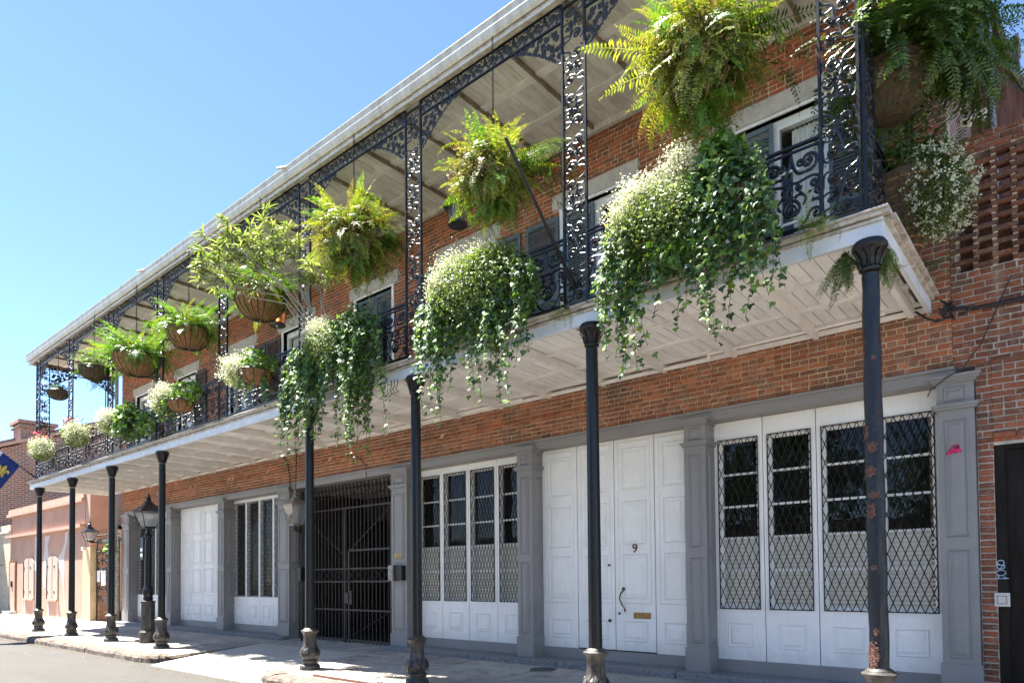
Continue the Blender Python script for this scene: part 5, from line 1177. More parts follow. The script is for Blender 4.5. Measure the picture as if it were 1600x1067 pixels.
for a, b2, z in ((-26.45, -26.15, 1.55), (-26.0, -25.6, 1.42)): MB().box(a, b2, -.04, -.03, z, z + (.55 if b2 > -25.9 else .42)).build('notice', 'paper', og)
bwk = thing('courtyard_brick_wall', 'orange brick wall glimpsed behind the ornamental scroll gate', 'wall')
MB().box(-28.5, -24.0, 6.0, 6.2, 0, 3.6).build('brick_face', 'far_brick', bwk); MB().box(-28.5, -24.0, 5.9, 6.3, 3.6, 3.95).build('coping', 'pink_trim', bwk)
gl_ = thing('gate_lantern', 'glass lantern in front of the scroll gate top beside the pink wall', 'lantern', loc=(-26.35, 2.2, 0)); lantern(gl_, 3.05, 3.38, .42, 'iron', .18)
MB().tube([(0, 0, 3.0), (0, .28, 3.0)], .025, 6).build('bracket', 'iron', gl_)
cm = thing('security_camera', 'small white camera on top of the cream gate pier', 'camera', loc=(-26.98, 2.22, 2.72)); MB().bbox(-.1, .12, -.08, .06, 0, .12, .02).build('housing', 'ivory_plastic', cm); MB().tube([(0, 0, .05), (0, .1, -.02)], .02, 6).build('arm', 'ivory_plastic', cm)
# big brick gable with chimney
bg_ = thing('brick_gable_house', 'tall weathered brick gable with a sloping roof line behind the pink wall', 'building')
MB().prism([(2.6, 0), (14, 0), (14, 12.6), (8, 10.45), (2.6, 8.28)], 'x', -52, -40).build('gable_wall', 'far_brick', bg_)
MB().prism([(2.45, 8.30), (8, 10.5), (14, 12.7), (14, 12.85), (8, 10.66), (2.45, 8.45)], 'x', -52, -39.8).build('roof_verge', 'pink_trim', bg_)
MB().prism([(-2.0, 7.9), (2.45, 8.46), (8, 10.7), (8, 10.9), (2.4, 8.66), (-2.0, 8.1)], 'x', -60, -41).build('roof', 'roof_tile', bg_)
MB().prism([(-2, 0), (2.6, 0), (2.6, 8.2), (-2, 7.8)], 'x', -60, -44).build('side_range', 'far_brick', bg_)
ch = MB().box(-41.3, -40.02, 3.42, 4.9, 8.3, 9.72).build('chimney', 'far_brick', bg_); MB().box(-41.5, -39.86, 3.28, 5.05, 9.72, 9.88).build('chimney_cap', 'far_brick', ch); MB().box(-41.45, -39.9, 3.33, 5.0, 9.50, 9.58).build('corbel', 'far_brick', ch)
# across the street, unseen: trees the panes reflect, houses shaped for facade light
op = thing('unseen_houses_opposite', 'low pale house row across the street, seen only in panes, shaped to brighten the facade', 'building')
MB().box(-40, 14, -22, -17.5, 0, 3.6).build('front', 'pale_stucco', op); MB().box(-40, 14, -22.2, -17.3, 3.6, 3.8).build('cornice', 'limestone', op)
for k in range(14): MB().box(-38 + k * 3.7, -36.8 + k * 3.7, -17.49, -17.44, 1.0, 2.9).build('window', 'room_shade', op)
def tree(x, y, h, seed, lbl):
    rs = np.random.default_rng(seed); t_ = thing('street_tree', lbl, 'tree', loc=(x, y, -.05)); mb = MB(); mb.tube([(0, 0, 0), (.1, .05, h * .3), (0, .1, h * .5)], .2, 10, .12)
    for k in range(7): a = k * .9; mb.tube([(0, .1, h * .42), (1.0 * math.cos(a), 1.0 * math.sin(a), h * .58), (2.0 * math.cos(a), 2.0 * math.sin(a), h * .75)], .09, 6, .03)
    mb.build('trunk', 'bark', t_)
    n = 6500; cl = rs.normal(size=(60, 3)); cl /= np.linalg.norm(cl, axis=1)[:, None]; cl *= rs.uniform(.35, 1, (60, 1)); C_ = cl * [2.9, 2.6, h * .27] + [0, 0, h * .68]
    P = C_[rs.integers(0, 60, n)] + rs.normal(size=(n, 3)) * .38; s = rs.uniform(.06, .13, (n, 1)); A = rs.normal(size=(n, 3)); A /= np.linalg.norm(A, axis=1)[:, None]; Bv = np.cross(A, rs.normal(size=(n, 3))); Bv /= np.linalg.norm(Bv, axis=1)[:, None]
    V = np.stack([P - A * s, P + Bv * s * .6, P + A * s, P - Bv * s * .6], 1).reshape(-1, 3); npobj('crown', V, np.arange(4 * n).reshape(-1, 4), 'tree_leaf', t_)
tree(-6.5, -12.5, 7.5, 3, 'leafy street tree across the road mirrored in the right hand shop panes'); tree(-13.5, -13, 8, 4, 'second leafy tree across the road, left of the nearer one, mirrored in the panes'); tree(-1.0, -13.5, 7, 5, 'small leafy tree across the road nearest the camera, mirrored in the panes')

V = []; F = []
for k in range(420):
    x = random.uniform(-24, 2); y = random.choice([random.gauss(.3, .35), random.uniform(-.4, 2.0), random.gauss(-1.1, .2)]); y = min(y, 2.05); s = random.uniform(.012, .032)
    if -13.6 < x < -8.6 and y < 1.7: continue
    if y < -.42: y = min(y, -.86)
    z = (H(x, y) if y > -.45 else road_z(y)) + .006; a = random.uniform(0, 6.3); n = len(V)
    for q, rr in ((0, 1), (1.6, .45), (3.14, 1), (4.7, .45)): V.append((x + s * rr * math.cos(a + q), y + s * rr * math.sin(a + q), z + random.uniform(0, .008)))
    F.append((n, n + 1, n + 2, n + 3))
stuff(npobj('fallen_leaves', V, F, 'fern_dry'))
ck = MB()
for pts in ([(-30, -2.1), (-26.5, -2.25), (-23.4, -2.15), (-20, -2.6), (-17, -2.5)], [(-22, -1.6), (-20.2, -1.9), (-18.4, -1.75), (-16.6, -2.0)], [(-12, -2.2), (-10.8, -1.9), (-9.2, -2.1), (-8.1, -1.7)]):
    P = []
    for (a, b2), (c, d2) in zip(pts[:-1], pts[1:]):
        for k in range(10): P.append((a + (c - a) * k / 10 + random.gauss(0, .02), b2 + (d2 - b2) * k / 10 + random.gauss(0, .035)))
    for (a, b2), (c, d2) in zip(P[:-1], P[1:]): w = random.uniform(.004, .014); ck.add([(a, b2 - w, road_z(b2) + .004), (c, d2 - w, road_z(d2) + .004), (c, d2 + w, road_z(d2) + .004), (a, b2 + w, road_z(b2) + .004)], [(0, 1, 2, 3)])
stuff(ck.build('road_cracks', 'slate'))
# ------------------------------------------------------------------ plants
def unit(a): return a / np.maximum(np.linalg.norm(a, axis=-1, keepdims=True), 1e-9)
def leaves(P, Nn, T, S, tv, tf):
    """copies of a leaf template (tv in x=width y=length z=normal) at P with normal Nn, tip direction T, size S"""
    Nn = unit(Nn); T = unit(T - (T * Nn).sum(1, keepdims=True) * Nn); X = np.cross(T, Nn); tv = np.asarray(tv)
    V = P[:, None, :] + S[:, None, None] * (tv[None, :, 0:1] * X[:, None, :] + tv[None, :, 1:2] * T[:, None, :] + tv[None, :, 2:3] * Nn[:, None, :])
    F = (np.asarray(tf)[None] + (np.arange(len(P)) * len(tv))[:, None, None]).reshape(-1, len(tf[0])); return V.reshape(-1, 3), F
IVY_V = [(0, 0, 0), (-.42, -.04, -.02), (-.60, .30, -.10), (-.28, .46, 0), (0, 1.0, -.12), (.28, .46, 0), (.60, .30, -.10), (.42, -.04, -.02), (0, .34, .09)]
IVY_F = [(0, 8, 1), (1, 8, 2), (2, 8, 3), (3, 8, 4), (4, 8, 5), (5, 8, 6), (6, 8, 7), (7, 8, 0)]
DIA_V = [(0, 0, 0), (.32, .45, .06), (0, 1, -.08), (-.32, .45, .06)]; DIA_F = [(0, 1, 2, 3)]
ROUND_V = [(0, 0, 0), (.38, .22, .05), (.40, .62, .05), (0, 1, -.02), (-.40, .62, .05), (-.38, .22, .05), (0, .5, -.04)]; ROUND_F = [(0, 1, 6), (1, 2, 6), (2, 3, 6), (3, 4, 6), (4, 5, 6), (5, 0, 6)]
LONG_V = [(0, 0, 0), (.055, .3, .03), (.05, .7, -.01), (0, 1, -.10), (-.05, .7, -.01), (-.055, .3, .03)]; LONG_F = [(0, 1, 4, 5), (1, 2, 3, 4)]
LONG_F = [(0, 1, 5, 5)]
LONG_V = [(-.03, 0, 0), (.03, 0, 0), (.06, .4, .04), (.045, .75, 0), (.004, 1, -.09), (-.004, 1, -.09), (-.045, .75, 0), (-.06, .4, .04)]; LONG_F = [(0, 1, 2, 7), (7, 2, 3, 6), (6, 3, 4, 5)]
PETAL_V = [(0, 0, 0), (.5, .5, .12), (0, 1, 0), (-.5, .5, .12)]
ivy_me = {}
for mt in ('ivy_leaf', 'ivy_bright'): ivy_me[mt] = npmesh('ivy_leaf', IVY_V, IVY_F, mt)
def ball(n, c, r, lo=.75, hi=1.05, seed=None, top=False):
    d = rng.normal(size=(n, 3)); 
    if top: d[:, 2] = np.abs(d[:, 2]) * 1.0 - .15
    d = unit(d); P = np.array(c) + d * np.array(r) * rng.uniform(lo, hi, (n, 1)); return P, d
def frond_mesh(name, mat, droop, n=30, wide=.10, seed=0, curl=0.0, gaps=0.0):
    rs = random.Random(seed); pts = []; e = 0.0; x = z = y = 0.0; steps = n
    V = []; F = []
    for i in range(steps + 1):
        t = i / steps; pts.append((x, y, z, e)); L = 1.0 / steps; e = -droop * t ** 1.2; x += L * math.cos(e); z += L * math.sin(e); y += curl * t * L
    for i, (x, y, z, e) in enumerate(pts):
        w = .006 * (1 - .8 * i / steps); V += [(x, y - w, z), (x, y + w, z)]
        if i: b = 2 * i; F.append((b - 2, b - 1, b + 1, b))
    for i in range(2, steps + 1):
        x, y, z, e = pts[i]; t = i / steps; l = wide * (math.sin(pi * min(1, .12 + .9 * t)) ** .75 + .12); 
        for s in (-1, 1):
            if rs.random() < gaps: continue
            ln = l * rs.uniform(.8, 1.1); a = .28 + rs.uniform(-.12, .12); dz = rs.uniform(-.35, .08) * ln; w = .019 * rs.uniform(.8, 1.15)
            tx = math.sin(a) * ln; ty = s * math.cos(a) * ln; c, si = math.cos(e), math.sin(e)
            P = lambda u, v, q: (x + u * c - q * si, y + v, z + u * si + q * c)
            k = len(V); V += [P(-w * .35, 0, 0), P(tx * .5 - w * .6, ty * .5, dz * .3 + .006), P(tx, ty, dz), P(tx * .5 + w * .6, ty * .5, dz * .3)]; F.append((k, k + 1, k + 2, k + 3))
    return npmesh(name, V, F, mat)
FR = {m: [frond_mesh('frond', m, dr, seed=i, wide=w, curl=cu, gaps=gp) for i, (dr, w, cu, gp) in enumerate(((1.2, .095, .1, .05), (1.9, .09, -.2, .1), (.7, .105, .15, .05), (2.5, .085, .25, .15), (1.5, .11, -.1, .3)))] for m in ('fern_sun', 'fern_green', 'fern_dry', 'fern_shade')}
def chain(x, y, z0, z1, parent):
    mb = MB(); z = z1; k = 0
    while z > z0:
        h = .028; w = .011; a = 0 if k % 2 else pi / 2; c, s = math.cos(a), math.sin(a); mb.tube([(x - w * c, y - w * s, z), (x - w * c, y - w * s, z - h * 1.25), (x + w * c, y + w * s, z - h * 1.25), (x + w * c, y + w * s, z), (x - w * c, y - w * s, z)], .0042, 4); z -= h * 1.05; k += 1
    return mb.build('chain', 'iron', parent)
def bowl(parent, c, r, depth, mat='coir', ribs=20):
    n = 10; pr = [(max(.02, r * math.sin(pi / 2 * k / n) ** .85), -depth * math.cos(pi / 2 * k / n)) for k in range(n + 1)] + [(r * .9, .01), (.02, .0)]
    o = MB().lathe(pr, c, 28, 14, .015).build('coir_liner', mat, parent)
    mb = MB()
    for k in range(ribs): a = 2 * pi * k / ribs; mb.tube([(c[0] + (q + .006) * math.cos(a), c[1] + (q + .006) * math.sin(a), c[2] + z) for q, z in pr[:n + 1]], .007, 4)
    for i in (n,): q, z = pr[i]; mb.tube([(c[0] + (q + .008) * math.cos(a / 24 * 2 * pi), c[1] + (q + .008) * math.sin(a / 24 * 2 * pi), c[2] + z) for a in range(25)], .009, 4)
    mb.build('wire_frame', 'iron', parent); return o
def fronds(parent, c, n, Lr, el=(-40, 80), mats=(('fern_sun', 1),), az=(0, 360), r0=.12, zj=.1, flat=1.0):
    names, ws = zip(*mats)
    for _ in range(n):
        m = random.choices(names, ws)[0]; a = math.radians(random.uniform(*az)); e = math.radians(random.uniform(*el)); L = random.uniform(*Lr) * (1.0 if m != 'fern_dry' else .8)
        rr = random.uniform(0, r0); roll = random.gauss(0, .5)
        inst('frond', random.choice(FR[m]), parent, (c[0] + rr * math.cos(a), c[1] + rr * math.sin(a), c[2] + random.uniform(-zj, zj)), (roll, -e, a), (L, L, L))
def fern(lbl, c, R, n, mats, bowlr=.3, coir='coir_dark', el=(-50, 85), top=8.66, dry=40, hide=True, az=(0, 360), bowld=None, group='ferns in hanging baskets', ribs=20):
    t = thing('hanging_fern', lbl, 'fern', group); chain(c[0], c[1], c[2] + R * .3, top, t)
    bowl(t, (c[0], c[1], c[2] - (.05 if hide else 0)), bowlr, bowld or bowlr * .8, coir, ribs); wi = MB()
    for k in range(3): a = 2.1 * k + .4; wi.tube([(c[0] + bowlr * math.cos(a), c[1] + bowlr * math.sin(a), c[2]), (c[0], c[1], c[2] + R * .5 + .1)], .005, 4)
    wi.build('hanger_wire', 'iron', t)
    fronds(t, c, n, (R * .65, R * 1.08), el, mats, az, bowlr * .6)
    if dry: fronds(t, (c[0], c[1], c[2] + .02), dry, (R * .4, R * .8), (-75, 20), (('fern_dry', 3), ('fern_shade', 1)), (0, 360), bowlr * .7)
    # fine inner foliage so the heart reads dense
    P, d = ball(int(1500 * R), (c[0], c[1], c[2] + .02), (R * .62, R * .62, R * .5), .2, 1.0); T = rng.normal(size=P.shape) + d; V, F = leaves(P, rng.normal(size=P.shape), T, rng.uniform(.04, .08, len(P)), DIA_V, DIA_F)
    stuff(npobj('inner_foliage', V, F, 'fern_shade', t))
    if dry > 60:
        P, d = ball(int(2600 * R), (c[0] - .05, c[1] - .12, c[2] - .02), (R * .66, R * .55, R * .45), .55, 1.05); T = rng.normal(size=P.shape) + d; V, F = leaves(P, rng.normal(size=P.shape), T, rng.uniform(.02, .05, len(P)), DIA_V, DIA_F); stuff(npobj('dead_fronds', V, F, 'fern_dry', t))
    return t
SUNMIX = (('fern_sun', 6), ('fern_green', 2), ('fern_dry', 2))
t = fern('largest sunlit fern in a hanging basket, between the two right hand lace posts', (-1.45, -.22, 6.90), .84, 420, SUNMIX, .28, dry=120, el=(-40, 88))
fronds(t, (-1.45, -.22, 6.5), 50, (.4, .65), (-80, 0), (('fern_green', 2), ('fern_sun', 1)))
fronds(t, (-1.45, -.22, 6.85), 7, (1.0, 1.35), (0, 30), (('fern_sun', 2), ('fern_dry', 1)), (150, 260)); fronds(t, (-1.45, -.1, 6.9), 8, (1.1, 1.35), (10, 40), (('fern_shade', 1),), (0, 70))
t = fern('yellow green fern in a hanging basket, third lace post from the right beside it', (-4.33, -.22, 6.80), .76, 330, SUNMIX, .25, dry=90, el=(-45, 88))
fronds(t, (-4.33, -.22, 6.5), 36, (.35, .5), (-80, 0), (('fern_green', 1),)); fronds(t, (-4.2, -.1, 6.85), 14, (.8, 1.05), (10, 40), (('fern_shade', 1),), (-10, 70))
t = fern('bushy yellow and brown fern in a hanging basket above the leafy shrub branches', (-7.3, -.22, 6.98), .90, 360, SUNMIX, .27, dry=150, el=(-45, 85))
fronds(t, (-7.2, -.22, 6.6), 40, (.4, .55), (-75, 0), (('fern_green', 2), ('fern_dry', 1))); fronds(t, (-7.1, -.05, 6.85), 12, (.8, 1.0), (-20, 40), (('fern_shade', 1),), (-20, 70))
GR = (('fern_green', 5), ('fern_sun', 1))
t = fern('green fern in a ribbed coir bowl behind the grey shrub branches', (-10.1, -.25, 6.85), .80, 130, GR, .46, 'coir', (5, 75), dry=0, hide=False, bowld=.50); fronds(t, (-10.1, -.25, 6.85), 22, (.5, .8), (-30, 10), GR, r0=.4)
t = fern('bright upright green fern in a ribbed coir bowl, right of the wide spreading fern', (-13.0, -.25, 6.86), .86, 160, GR, .43, 'coir', (5, 80), dry=0, hide=False, bowld=.40); fronds(t, (-13.0, -.25, 6.86), 20, (.5, .9), (-35, 5), GR, r0=.38)
t = fern('wide spreading green fern in a broad coir bowl, left of the bright upright fern', (-15.75, -.25, 6.90), 1.02, 150, GR, .50, 'coir', (5, 65), dry=0, hide=False, bowld=.46); fronds(t, (-15.6, -.15, 6.9), 18, (.6, .95), (-30, 20), (('fern_shade', 2), ('fern_green', 1)), (-60, 90), .4)
t = fern('small dark basket with sparse drooping fern leaves, second from the far end', (-18.5, -.25, 7.22), .62, 34, (('fern_green', 1), ('fern_shade', 1)), .36, 'coir_dark', (0, 60), dry=16, hide=False, bowld=.34); fronds(t, (-18.4, -.25, 7.0), 10, (.4, .55), (-80, -30), (('fern_shade', 1),))
t = fern('smallest dark basket with wispy dry growth, hanging at the far end corner', (-22.6, .1, 7.42), .40, 14, (('fern_dry', 2), ('fern_shade', 1)), .30, 'coir_dark', (0, 80), dry=30, hide=False, bowld=.26)
t = fern('big shaded fern in a round coir basket outside the right hand end of the gallery', (.06, .95, 6.66), 1.15, 190, (('fern_shade', 6), ('fern_green', 1)), .37, 'coir_dark', (0, 75), dry=30, hide=False, az=(-110, 140), bowld=.50, top=8.7, ribs=0)
fronds(t, (.25, 1.0, 6.75), 90, (.7, 1.15), (-35, 60), (('fern_green', 1), ('fern_shade', 4)), (-60, 60), .3)
cw_ = MB()
for k in range(7): q = .37 * math.sin(1.5 - k * .2); cw_.tube([(.06 + q * math.cos(a / 20 * 2 * pi), .95 + q * math.sin(a / 20 * 2 * pi), 6.64 - k * .075) for a in range(21)], .020, 5)
cw_.build('coiled_rim', 'coir_dark', t)

def bush(parent, c, r, n, mat='bush_leaf', size=(.025, .045), tv=DIA_V, tf=DIA_F, name='foliage', lo=.55, top=False, up=.6):
    P, d = ball(n, c, r, lo, 1.04, top=top); P += rng.normal(size=P.shape) * .03; T = d + rng.normal(size=P.shape) * .8 + [0, 0, up * .3]; Nn = d + rng.normal(size=P.shape) * .7 + [0, 0, up]
    V, F = leaves(P, Nn, T, rng.uniform(size[0], size[1], n), tv, tf); return stuff(npobj(name, V, F, mat, parent))
def frost(parent, c, r, n, stems=60, size=(.010, .018), mat='petal', name='white_blossom'):
    lumps = np.array(c) + unit(rng.normal(size=(28, 3)) + [0, -.2, .4]) * np.array(r) * rng.uniform(.55, 1.0, (28, 1))
    P = lumps[rng.integers(0, 28, n)] + rng.normal(size=(n, 3)) * (np.array(r) * .23); T = rng.normal(size=P.shape); Nn = rng.normal(size=P.shape) + [0, -.4, .8]
    V, F = leaves(P, Nn, T, rng.uniform(size[0] * 1.5, size[1] * 1.5, n), PETAL_V, DIA_F); stuff(npobj(name, V, F, mat, parent))
    mb = MB()
    for k in range(stems): q = P[k * 3 % n]; mb.tube([(c[0], c[1], c[2] - r[2] * .6), tuple((np.array(c) + q) / 2 + [0, 0, .03]), tuple(q)], .0028, 3)
    mb.build('flower_stems', 'stem', parent)
def ivy(parent, starts, n_single=0, name='ivy', size=(.045, .080), dens=30, bright=.26):
    """strands: (x, y, z, length, dx drift, outward) -> vine stems with leaves"""
    mb = MB(); P = []; Nn = []; T = []
    for (x, y, z, L, dx, out) in starts:
        p = np.array([x, y, z], float); v = np.array([dx * .5 + random.gauss(0, .25), -out, .35]); pts = [tuple(p)]; steps = max(4, int(L / .045))
        for k in range(steps):
            v = v * .86 + np.array([random.gauss(0, .12) + dx * .05, random.gauss(0, .05), -.30]) * (.55 if k > 1 else .15); q = unit(v); p = p + q * .045
            if p[1] > -.06 and p[2] > 4.4: p[1] = -.06 - random.random() * .04
            pts.append(tuple(p))
            for _ in range(3 if k < steps * .6 else 1):
                if random.random() < dens / 26: P.append(p + rng.normal(size=3) * .028); Nn.append([random.gauss(0, .5), -1 + random.gauss(0, .4), .55 + random.gauss(0, .45)]); T.append([random.gauss(0, .5) + q[0] * .5, -.35, -.8 + random.gauss(0, .35)])
        mb.tube(pts[::3] + [pts[-1]], .0035, 3)
    mb.build('vine_stem', 'stem', parent)
    P = np.array(P); Nn = np.array(Nn); T = np.array(T); n = len(P); S = rng.uniform(*size, n); idx = rng.permutation(n)
    nb_ = int(n * bright); br = idx[:nb_]; rest = idx[nb_:]
    for sel, mt in ((br, 'ivy_bright'), (rest, 'ivy_leaf')):
        if mt == 'ivy_leaf' and n_single:
            own = sel[:n_single]; sel = sel[n_single:]
            for i in own:
                nn = Vector(Nn[i]).normalized(); tt = Vector(T[i]); tt = (tt - nn * tt.dot(nn)).normalized(); xx = tt.cross(nn); s = S[i] * 1.05
                o = inst('ivy_leaf', ivy_me[mt], parent); o.matrix_basis = Matrix(((xx.x * s, tt.x * s, nn.x * s, P[i][0]), (xx.y * s, tt.y * s, nn.y * s, P[i][1]), (xx.z * s, tt.z * s, nn.z * s, P[i][2]), (0, 0, 0, 1)))
        if len(sel): V, F = leaves(P[sel], Nn[sel], T[sel], S[sel], IVY_V, IVY_F); stuff(npobj(name, V, F, mt, parent))
def strands(n, xr, z0, L, y=-.3, dx=0, out=.25, zs=.12, ys=.12):
    return [(random.uniform(*xr), y + random.uniform(-ys, ys), z0 + random.gauss(0, zs), random.uniform(*L), dx, out * random.uniform(.4, 1.4)) for _ in range(n)]
def trough(parent, x0, x1, z, y=-.30, mat='coir_dark'):
    mb = MB(); mb.prism([(y - .17, z), (y + .17, z), (y + .17, z - .06), (y + .10, z - .24), (y - .10, z - .24), (y - .17, z - .06)], 'x', x0, x1); mb.build('planter_liner', mat, parent)
    mb = MB(); n = max(4, int((x1 - x0) / .09))
    for k in range(n + 1): x = x0 + (x1 - x0) * k / n; mb.tube([(x, y - .175, z + .01), (x, y - .175, z - .06), (x, y - .105, z - .245), (x, y + .105, z - .245)], .006, 4)
    mb.tube([(x0, y - .178, z + .01), (x1, y - .178, z + .01)], .009, 4); mb.tube([(x0, y + .17, z + .01), (x0, -.03, z + .02)], .009, 4); mb.tube([(x1, y + .17, z + .01), (x1, -.03, z + .02)], .009, 4); mb.build('wire_cradle', 'iron', parent)
def window_planter(lbl, cx, zt=5.42, w=.75, s=1.0, n_single=90):
    t = thing('ivy_planter', lbl, 'planter', 'ivy planters hung on the gallery rail'); trough(t, cx - w, cx + w * .95, zt - .12)
    return t
# right hand planter
t = window_planter('largest ivy planter on the rail, white flowers left and dark ivy right, nearest the camera', -1.5)
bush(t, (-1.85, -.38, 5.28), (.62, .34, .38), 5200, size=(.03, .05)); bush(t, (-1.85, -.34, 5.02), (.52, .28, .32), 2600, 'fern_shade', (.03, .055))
frost(t, (-2.08, -.42, 5.55), (.34, .22, .26), 2600); frost(t, (-1.62, -.40, 5.66), (.26, .2, .26), 2300); frost(t, (-2.32, -.42, 5.3), (.2, .2, .25), 900)
bush(t, (-1.22, -.32, 5.36), (.38, .28, .42), 480, 'ivy_leaf', (.06, .10), IVY_V, IVY_F)
bush(t, (-1.22, -.32, 5.74), (.24, .2, .2), 220, 'ivy_bright', (.06, .09), IVY_V, IVY_F)
fronds(t, (-1.7, -.36, 4.92), 42, (.22, .36), (-70, 10), (('fern_green', 1),), (180, 360), .25)
ivy(t, strands(24, (-1.5, -.88), 5.35, (.6, 1.25), dx=.02) + strands(14, (-1.5, -.9), 5.2, (1.0, 1.5), dx=.0) + strands(7, (-1.1, -.8), 5.1, (.7, 1.0), dx=.3) + strands(12, (-2.55, -2.2), 5.2, (.7, 1.25)) + strands(7, (-2.5, -2.2), 4.9, (.9, 1.4)) + strands(3, (-1.9, -1.6), 5.0, (.6, .9)), 110)
# second planter
t = window_planter('ivy planter with a round flowering mound, below the second sunlit fern', -4.6)
bush(t, (-4.72, -.36, 5.33), (.62, .34, .46), 6000, size=(.03, .05)); frost(t, (-4.98, -.42, 5.5), (.38, .22, .34), 3600); frost(t, (-4.35, -.42, 5.68), (.36, .2, .2), 1300, size=(.008, .013))
bush(t, (-4.25, -.34, 5.42), (.48, .32, .40), 4200, size=(.035, .06)); bush(t, (-4.0, -.3, 5.2), (.42, .28, .42), 620, 'ivy_leaf', (.05, .08), IVY_V, IVY_F)
bush(t, (-4.7, -.32, 5.0), (.5, .26, .3), 1800, 'fern_shade', (.03, .055)); fronds(t, (-4.55, -.34, 4.85), 22, (.2, .34), (-70, 10), (('fern_green', 1),), (180, 360), .2)
ivy(t, strands(22, (-4.3, -3.65), 5.25, (.5, 1.2)) + strands(12, (-4.45, -3.9), 5.0, (.9, 1.45)) + strands(14, (-5.45, -5.0), 5.25, (.7, 1.35), dx=.02) + strands(7, (-5.4, -4.9), 4.9, (.9, 1.45), dx=.12), 90)
# third planter with the tall shrub
t = window_planter('long trailing ivy planter with a tall bare stemmed shrub leaning out of it', -7.55)
bush(t, (-7.7, -.36, 5.28), (.68, .32, .36), 5200, size=(.03, .05)); frost(t, (-7.95, -.42, 5.48), (.42, .22, .28), 3600); bush(t, (-7.1, -.34, 5.35), (.45, .3, .42), 820, 'ivy_leaf', (.05, .085), IVY_V, IVY_F)
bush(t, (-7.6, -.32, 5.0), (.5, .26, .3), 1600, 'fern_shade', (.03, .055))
ivy(t, strands(26, (-7.4, -6.7), 5.3, (.8, 1.55)) + strands(16, (-7.4, -6.8), 4.9, (1.0, 1.6), dx=.1) + strands(24, (-8.75, -8.1), 5.3, (.8, 1.6)) + strands(14, (-8.7, -8.1), 4.9, (1.0, 1.55)) + strands(12, (-8.2, -7.5), 5.05, (.5, 1.2)), 100)
br = MB(); tips = []
O = Vector((-8.05, -.32, 5.45))
def limb(a, b2, c, r=.016, r2=.005):
    P = [a, a.lerp(b2, .5) + Vector((random.gauss(0, .03), 0, random.gauss(0, .03))), b2, b2.lerp(c, .5) + Vector((random.gauss(0, .03), 0, random.gauss(0, .03))), c]; br.tube(P, r, 6, r2); return P
limbs = [((-8.5, -.75, 6.2), (-9.4, -1.7, 6.45)), ((-8.6, -.8, 6.5), (-9.5, -1.68, 7.0)), ((-8.6, -.6, 6.6), (-9.3, -1.3, 7.45)), ((-8.6, -.5, 6.7), (-9.3, -.85, 7.35)), ((-8.5, -.4, 6.7), (-9.4, -.45, 7.85)), ((-8.5, -.35, 6.8), (-9.0, -.5, 7.55)), ((-8.1, -.3, 6.2), (-8.4, -.2, 6.75)),
         ((-8.5, -.7, 6.1), (-9.3, -1.55, 6.42)), ((-8.55, -.75, 6.4), (-9.3, -1.4, 7.2)), ((-8.0, -.35, 6.1), (-7.75, -.4, 6.5)), ((-8.6, -.7, 6.4), (-9.4, -1.75, 6.7)), ((-8.5, -.5, 6.5), (-9.2, -.8, 7.0))]
for b2, c in limbs:
    P = limb(O + Vector((random.gauss(0, .05), random.gauss(0, .04), random.uniform(-.05, .1))), Vector(b2), Vector(c))
    tips.append((Vector(c), (Vector(c) - Vector(b2)).normalized()))
    for k in range(8):
        s = Vector(b2).lerp(Vector(c), random.uniform(.2, .95)); e = s + Vector((random.gauss(-.08, .16), random.gauss(-.08, .14), random.uniform(.05, .35))); br.tube([s, s.lerp(e, .5) + Vector((0, 0, -.02)), e], .008, 5, .004); tips.append((e, (e - s).normalized()))
br.build('bare_stem', 'bark', t)
P = []; Nn = []; T = []
for p, d in tips:
    for k in range(17): q = Vector((random.gauss(0, .8), random.gauss(0, .8), random.gauss(.1, .7))) + d * .9; P.append(tuple(p - d * random.uniform(0, .12))); T.append(tuple(q)); Nn.append((random.gauss(0, .4), random.gauss(-.2, .4), 1))
V, F = leaves(np.array(P), np.array(Nn), np.array(T), rng.uniform(.13, .24, len(P)), np.array(LONG_V) * [1.15, 1, 1], LONG_F); stuff(npobj('narrow_leaves', V, F, 'long_leaf', t))
# smaller rail baskets further along
def rail_basket(lbl, cx, cz, white=(-.25, .05), green=(.3, .05), red=False, r=.27, coir='coir_dark', trail=8, wn=2200):
    t = thing('rail_basket', lbl, 'flower basket', 'small flower baskets on the gallery rail'); bowl(t, (cx + green[0] * .6, -.30, cz - .02), r, r * .85, coir, 10)
    if white is not None: bush(t, (cx + white[0], -.36, cz + white[1] - .05), (.36, .26, .28), 1500, size=(.025, .045)); frost(t, (cx + white[0], -.40, cz + white[1] + .05), (.42, .27, .27), wn, size=(.013, .022))
    bush(t, (cx + green[0], -.30, cz + green[1] + .08), (.36, .26, .2), 240, 'ivy_bright', (.06, .10), ROUND_V, ROUND_F)
    if trail: ivy(t, strands(trail, (cx - .3, cx + .55), cz, (.35, .8)), 0, bright=.5)
    if red: 
        bush(t, (cx, -.30, cz + .12), (.5, .3, .3), 60, 'fern_green', (.10, .18), LONG_V, LONG_F, 'spiky_leaves')
        frost(t, (cx - .1, -.35, cz + .42), (.42, .22, .16), 90, 26, (.03, .05), 'red_petal', 'red_blossom'); bush(t, (cx, -.32, cz + .22), (.48, .28, .26), 700, 'bush_leaf', (.05, .09), LONG_V, LONG_F, 'leaf_blades')
    return t
rail_basket('rail basket with white blossom and green tuft, just left of the grey shrub', -10.35, 5.42, r=.30, coir='coir', trail=12)
rail_basket('white blossoming rail basket with a small clay coloured bowl below the bright hanging fern', -13.7, 5.40, (-.15, .08), (.75, .10), coir='coir', trail=14)
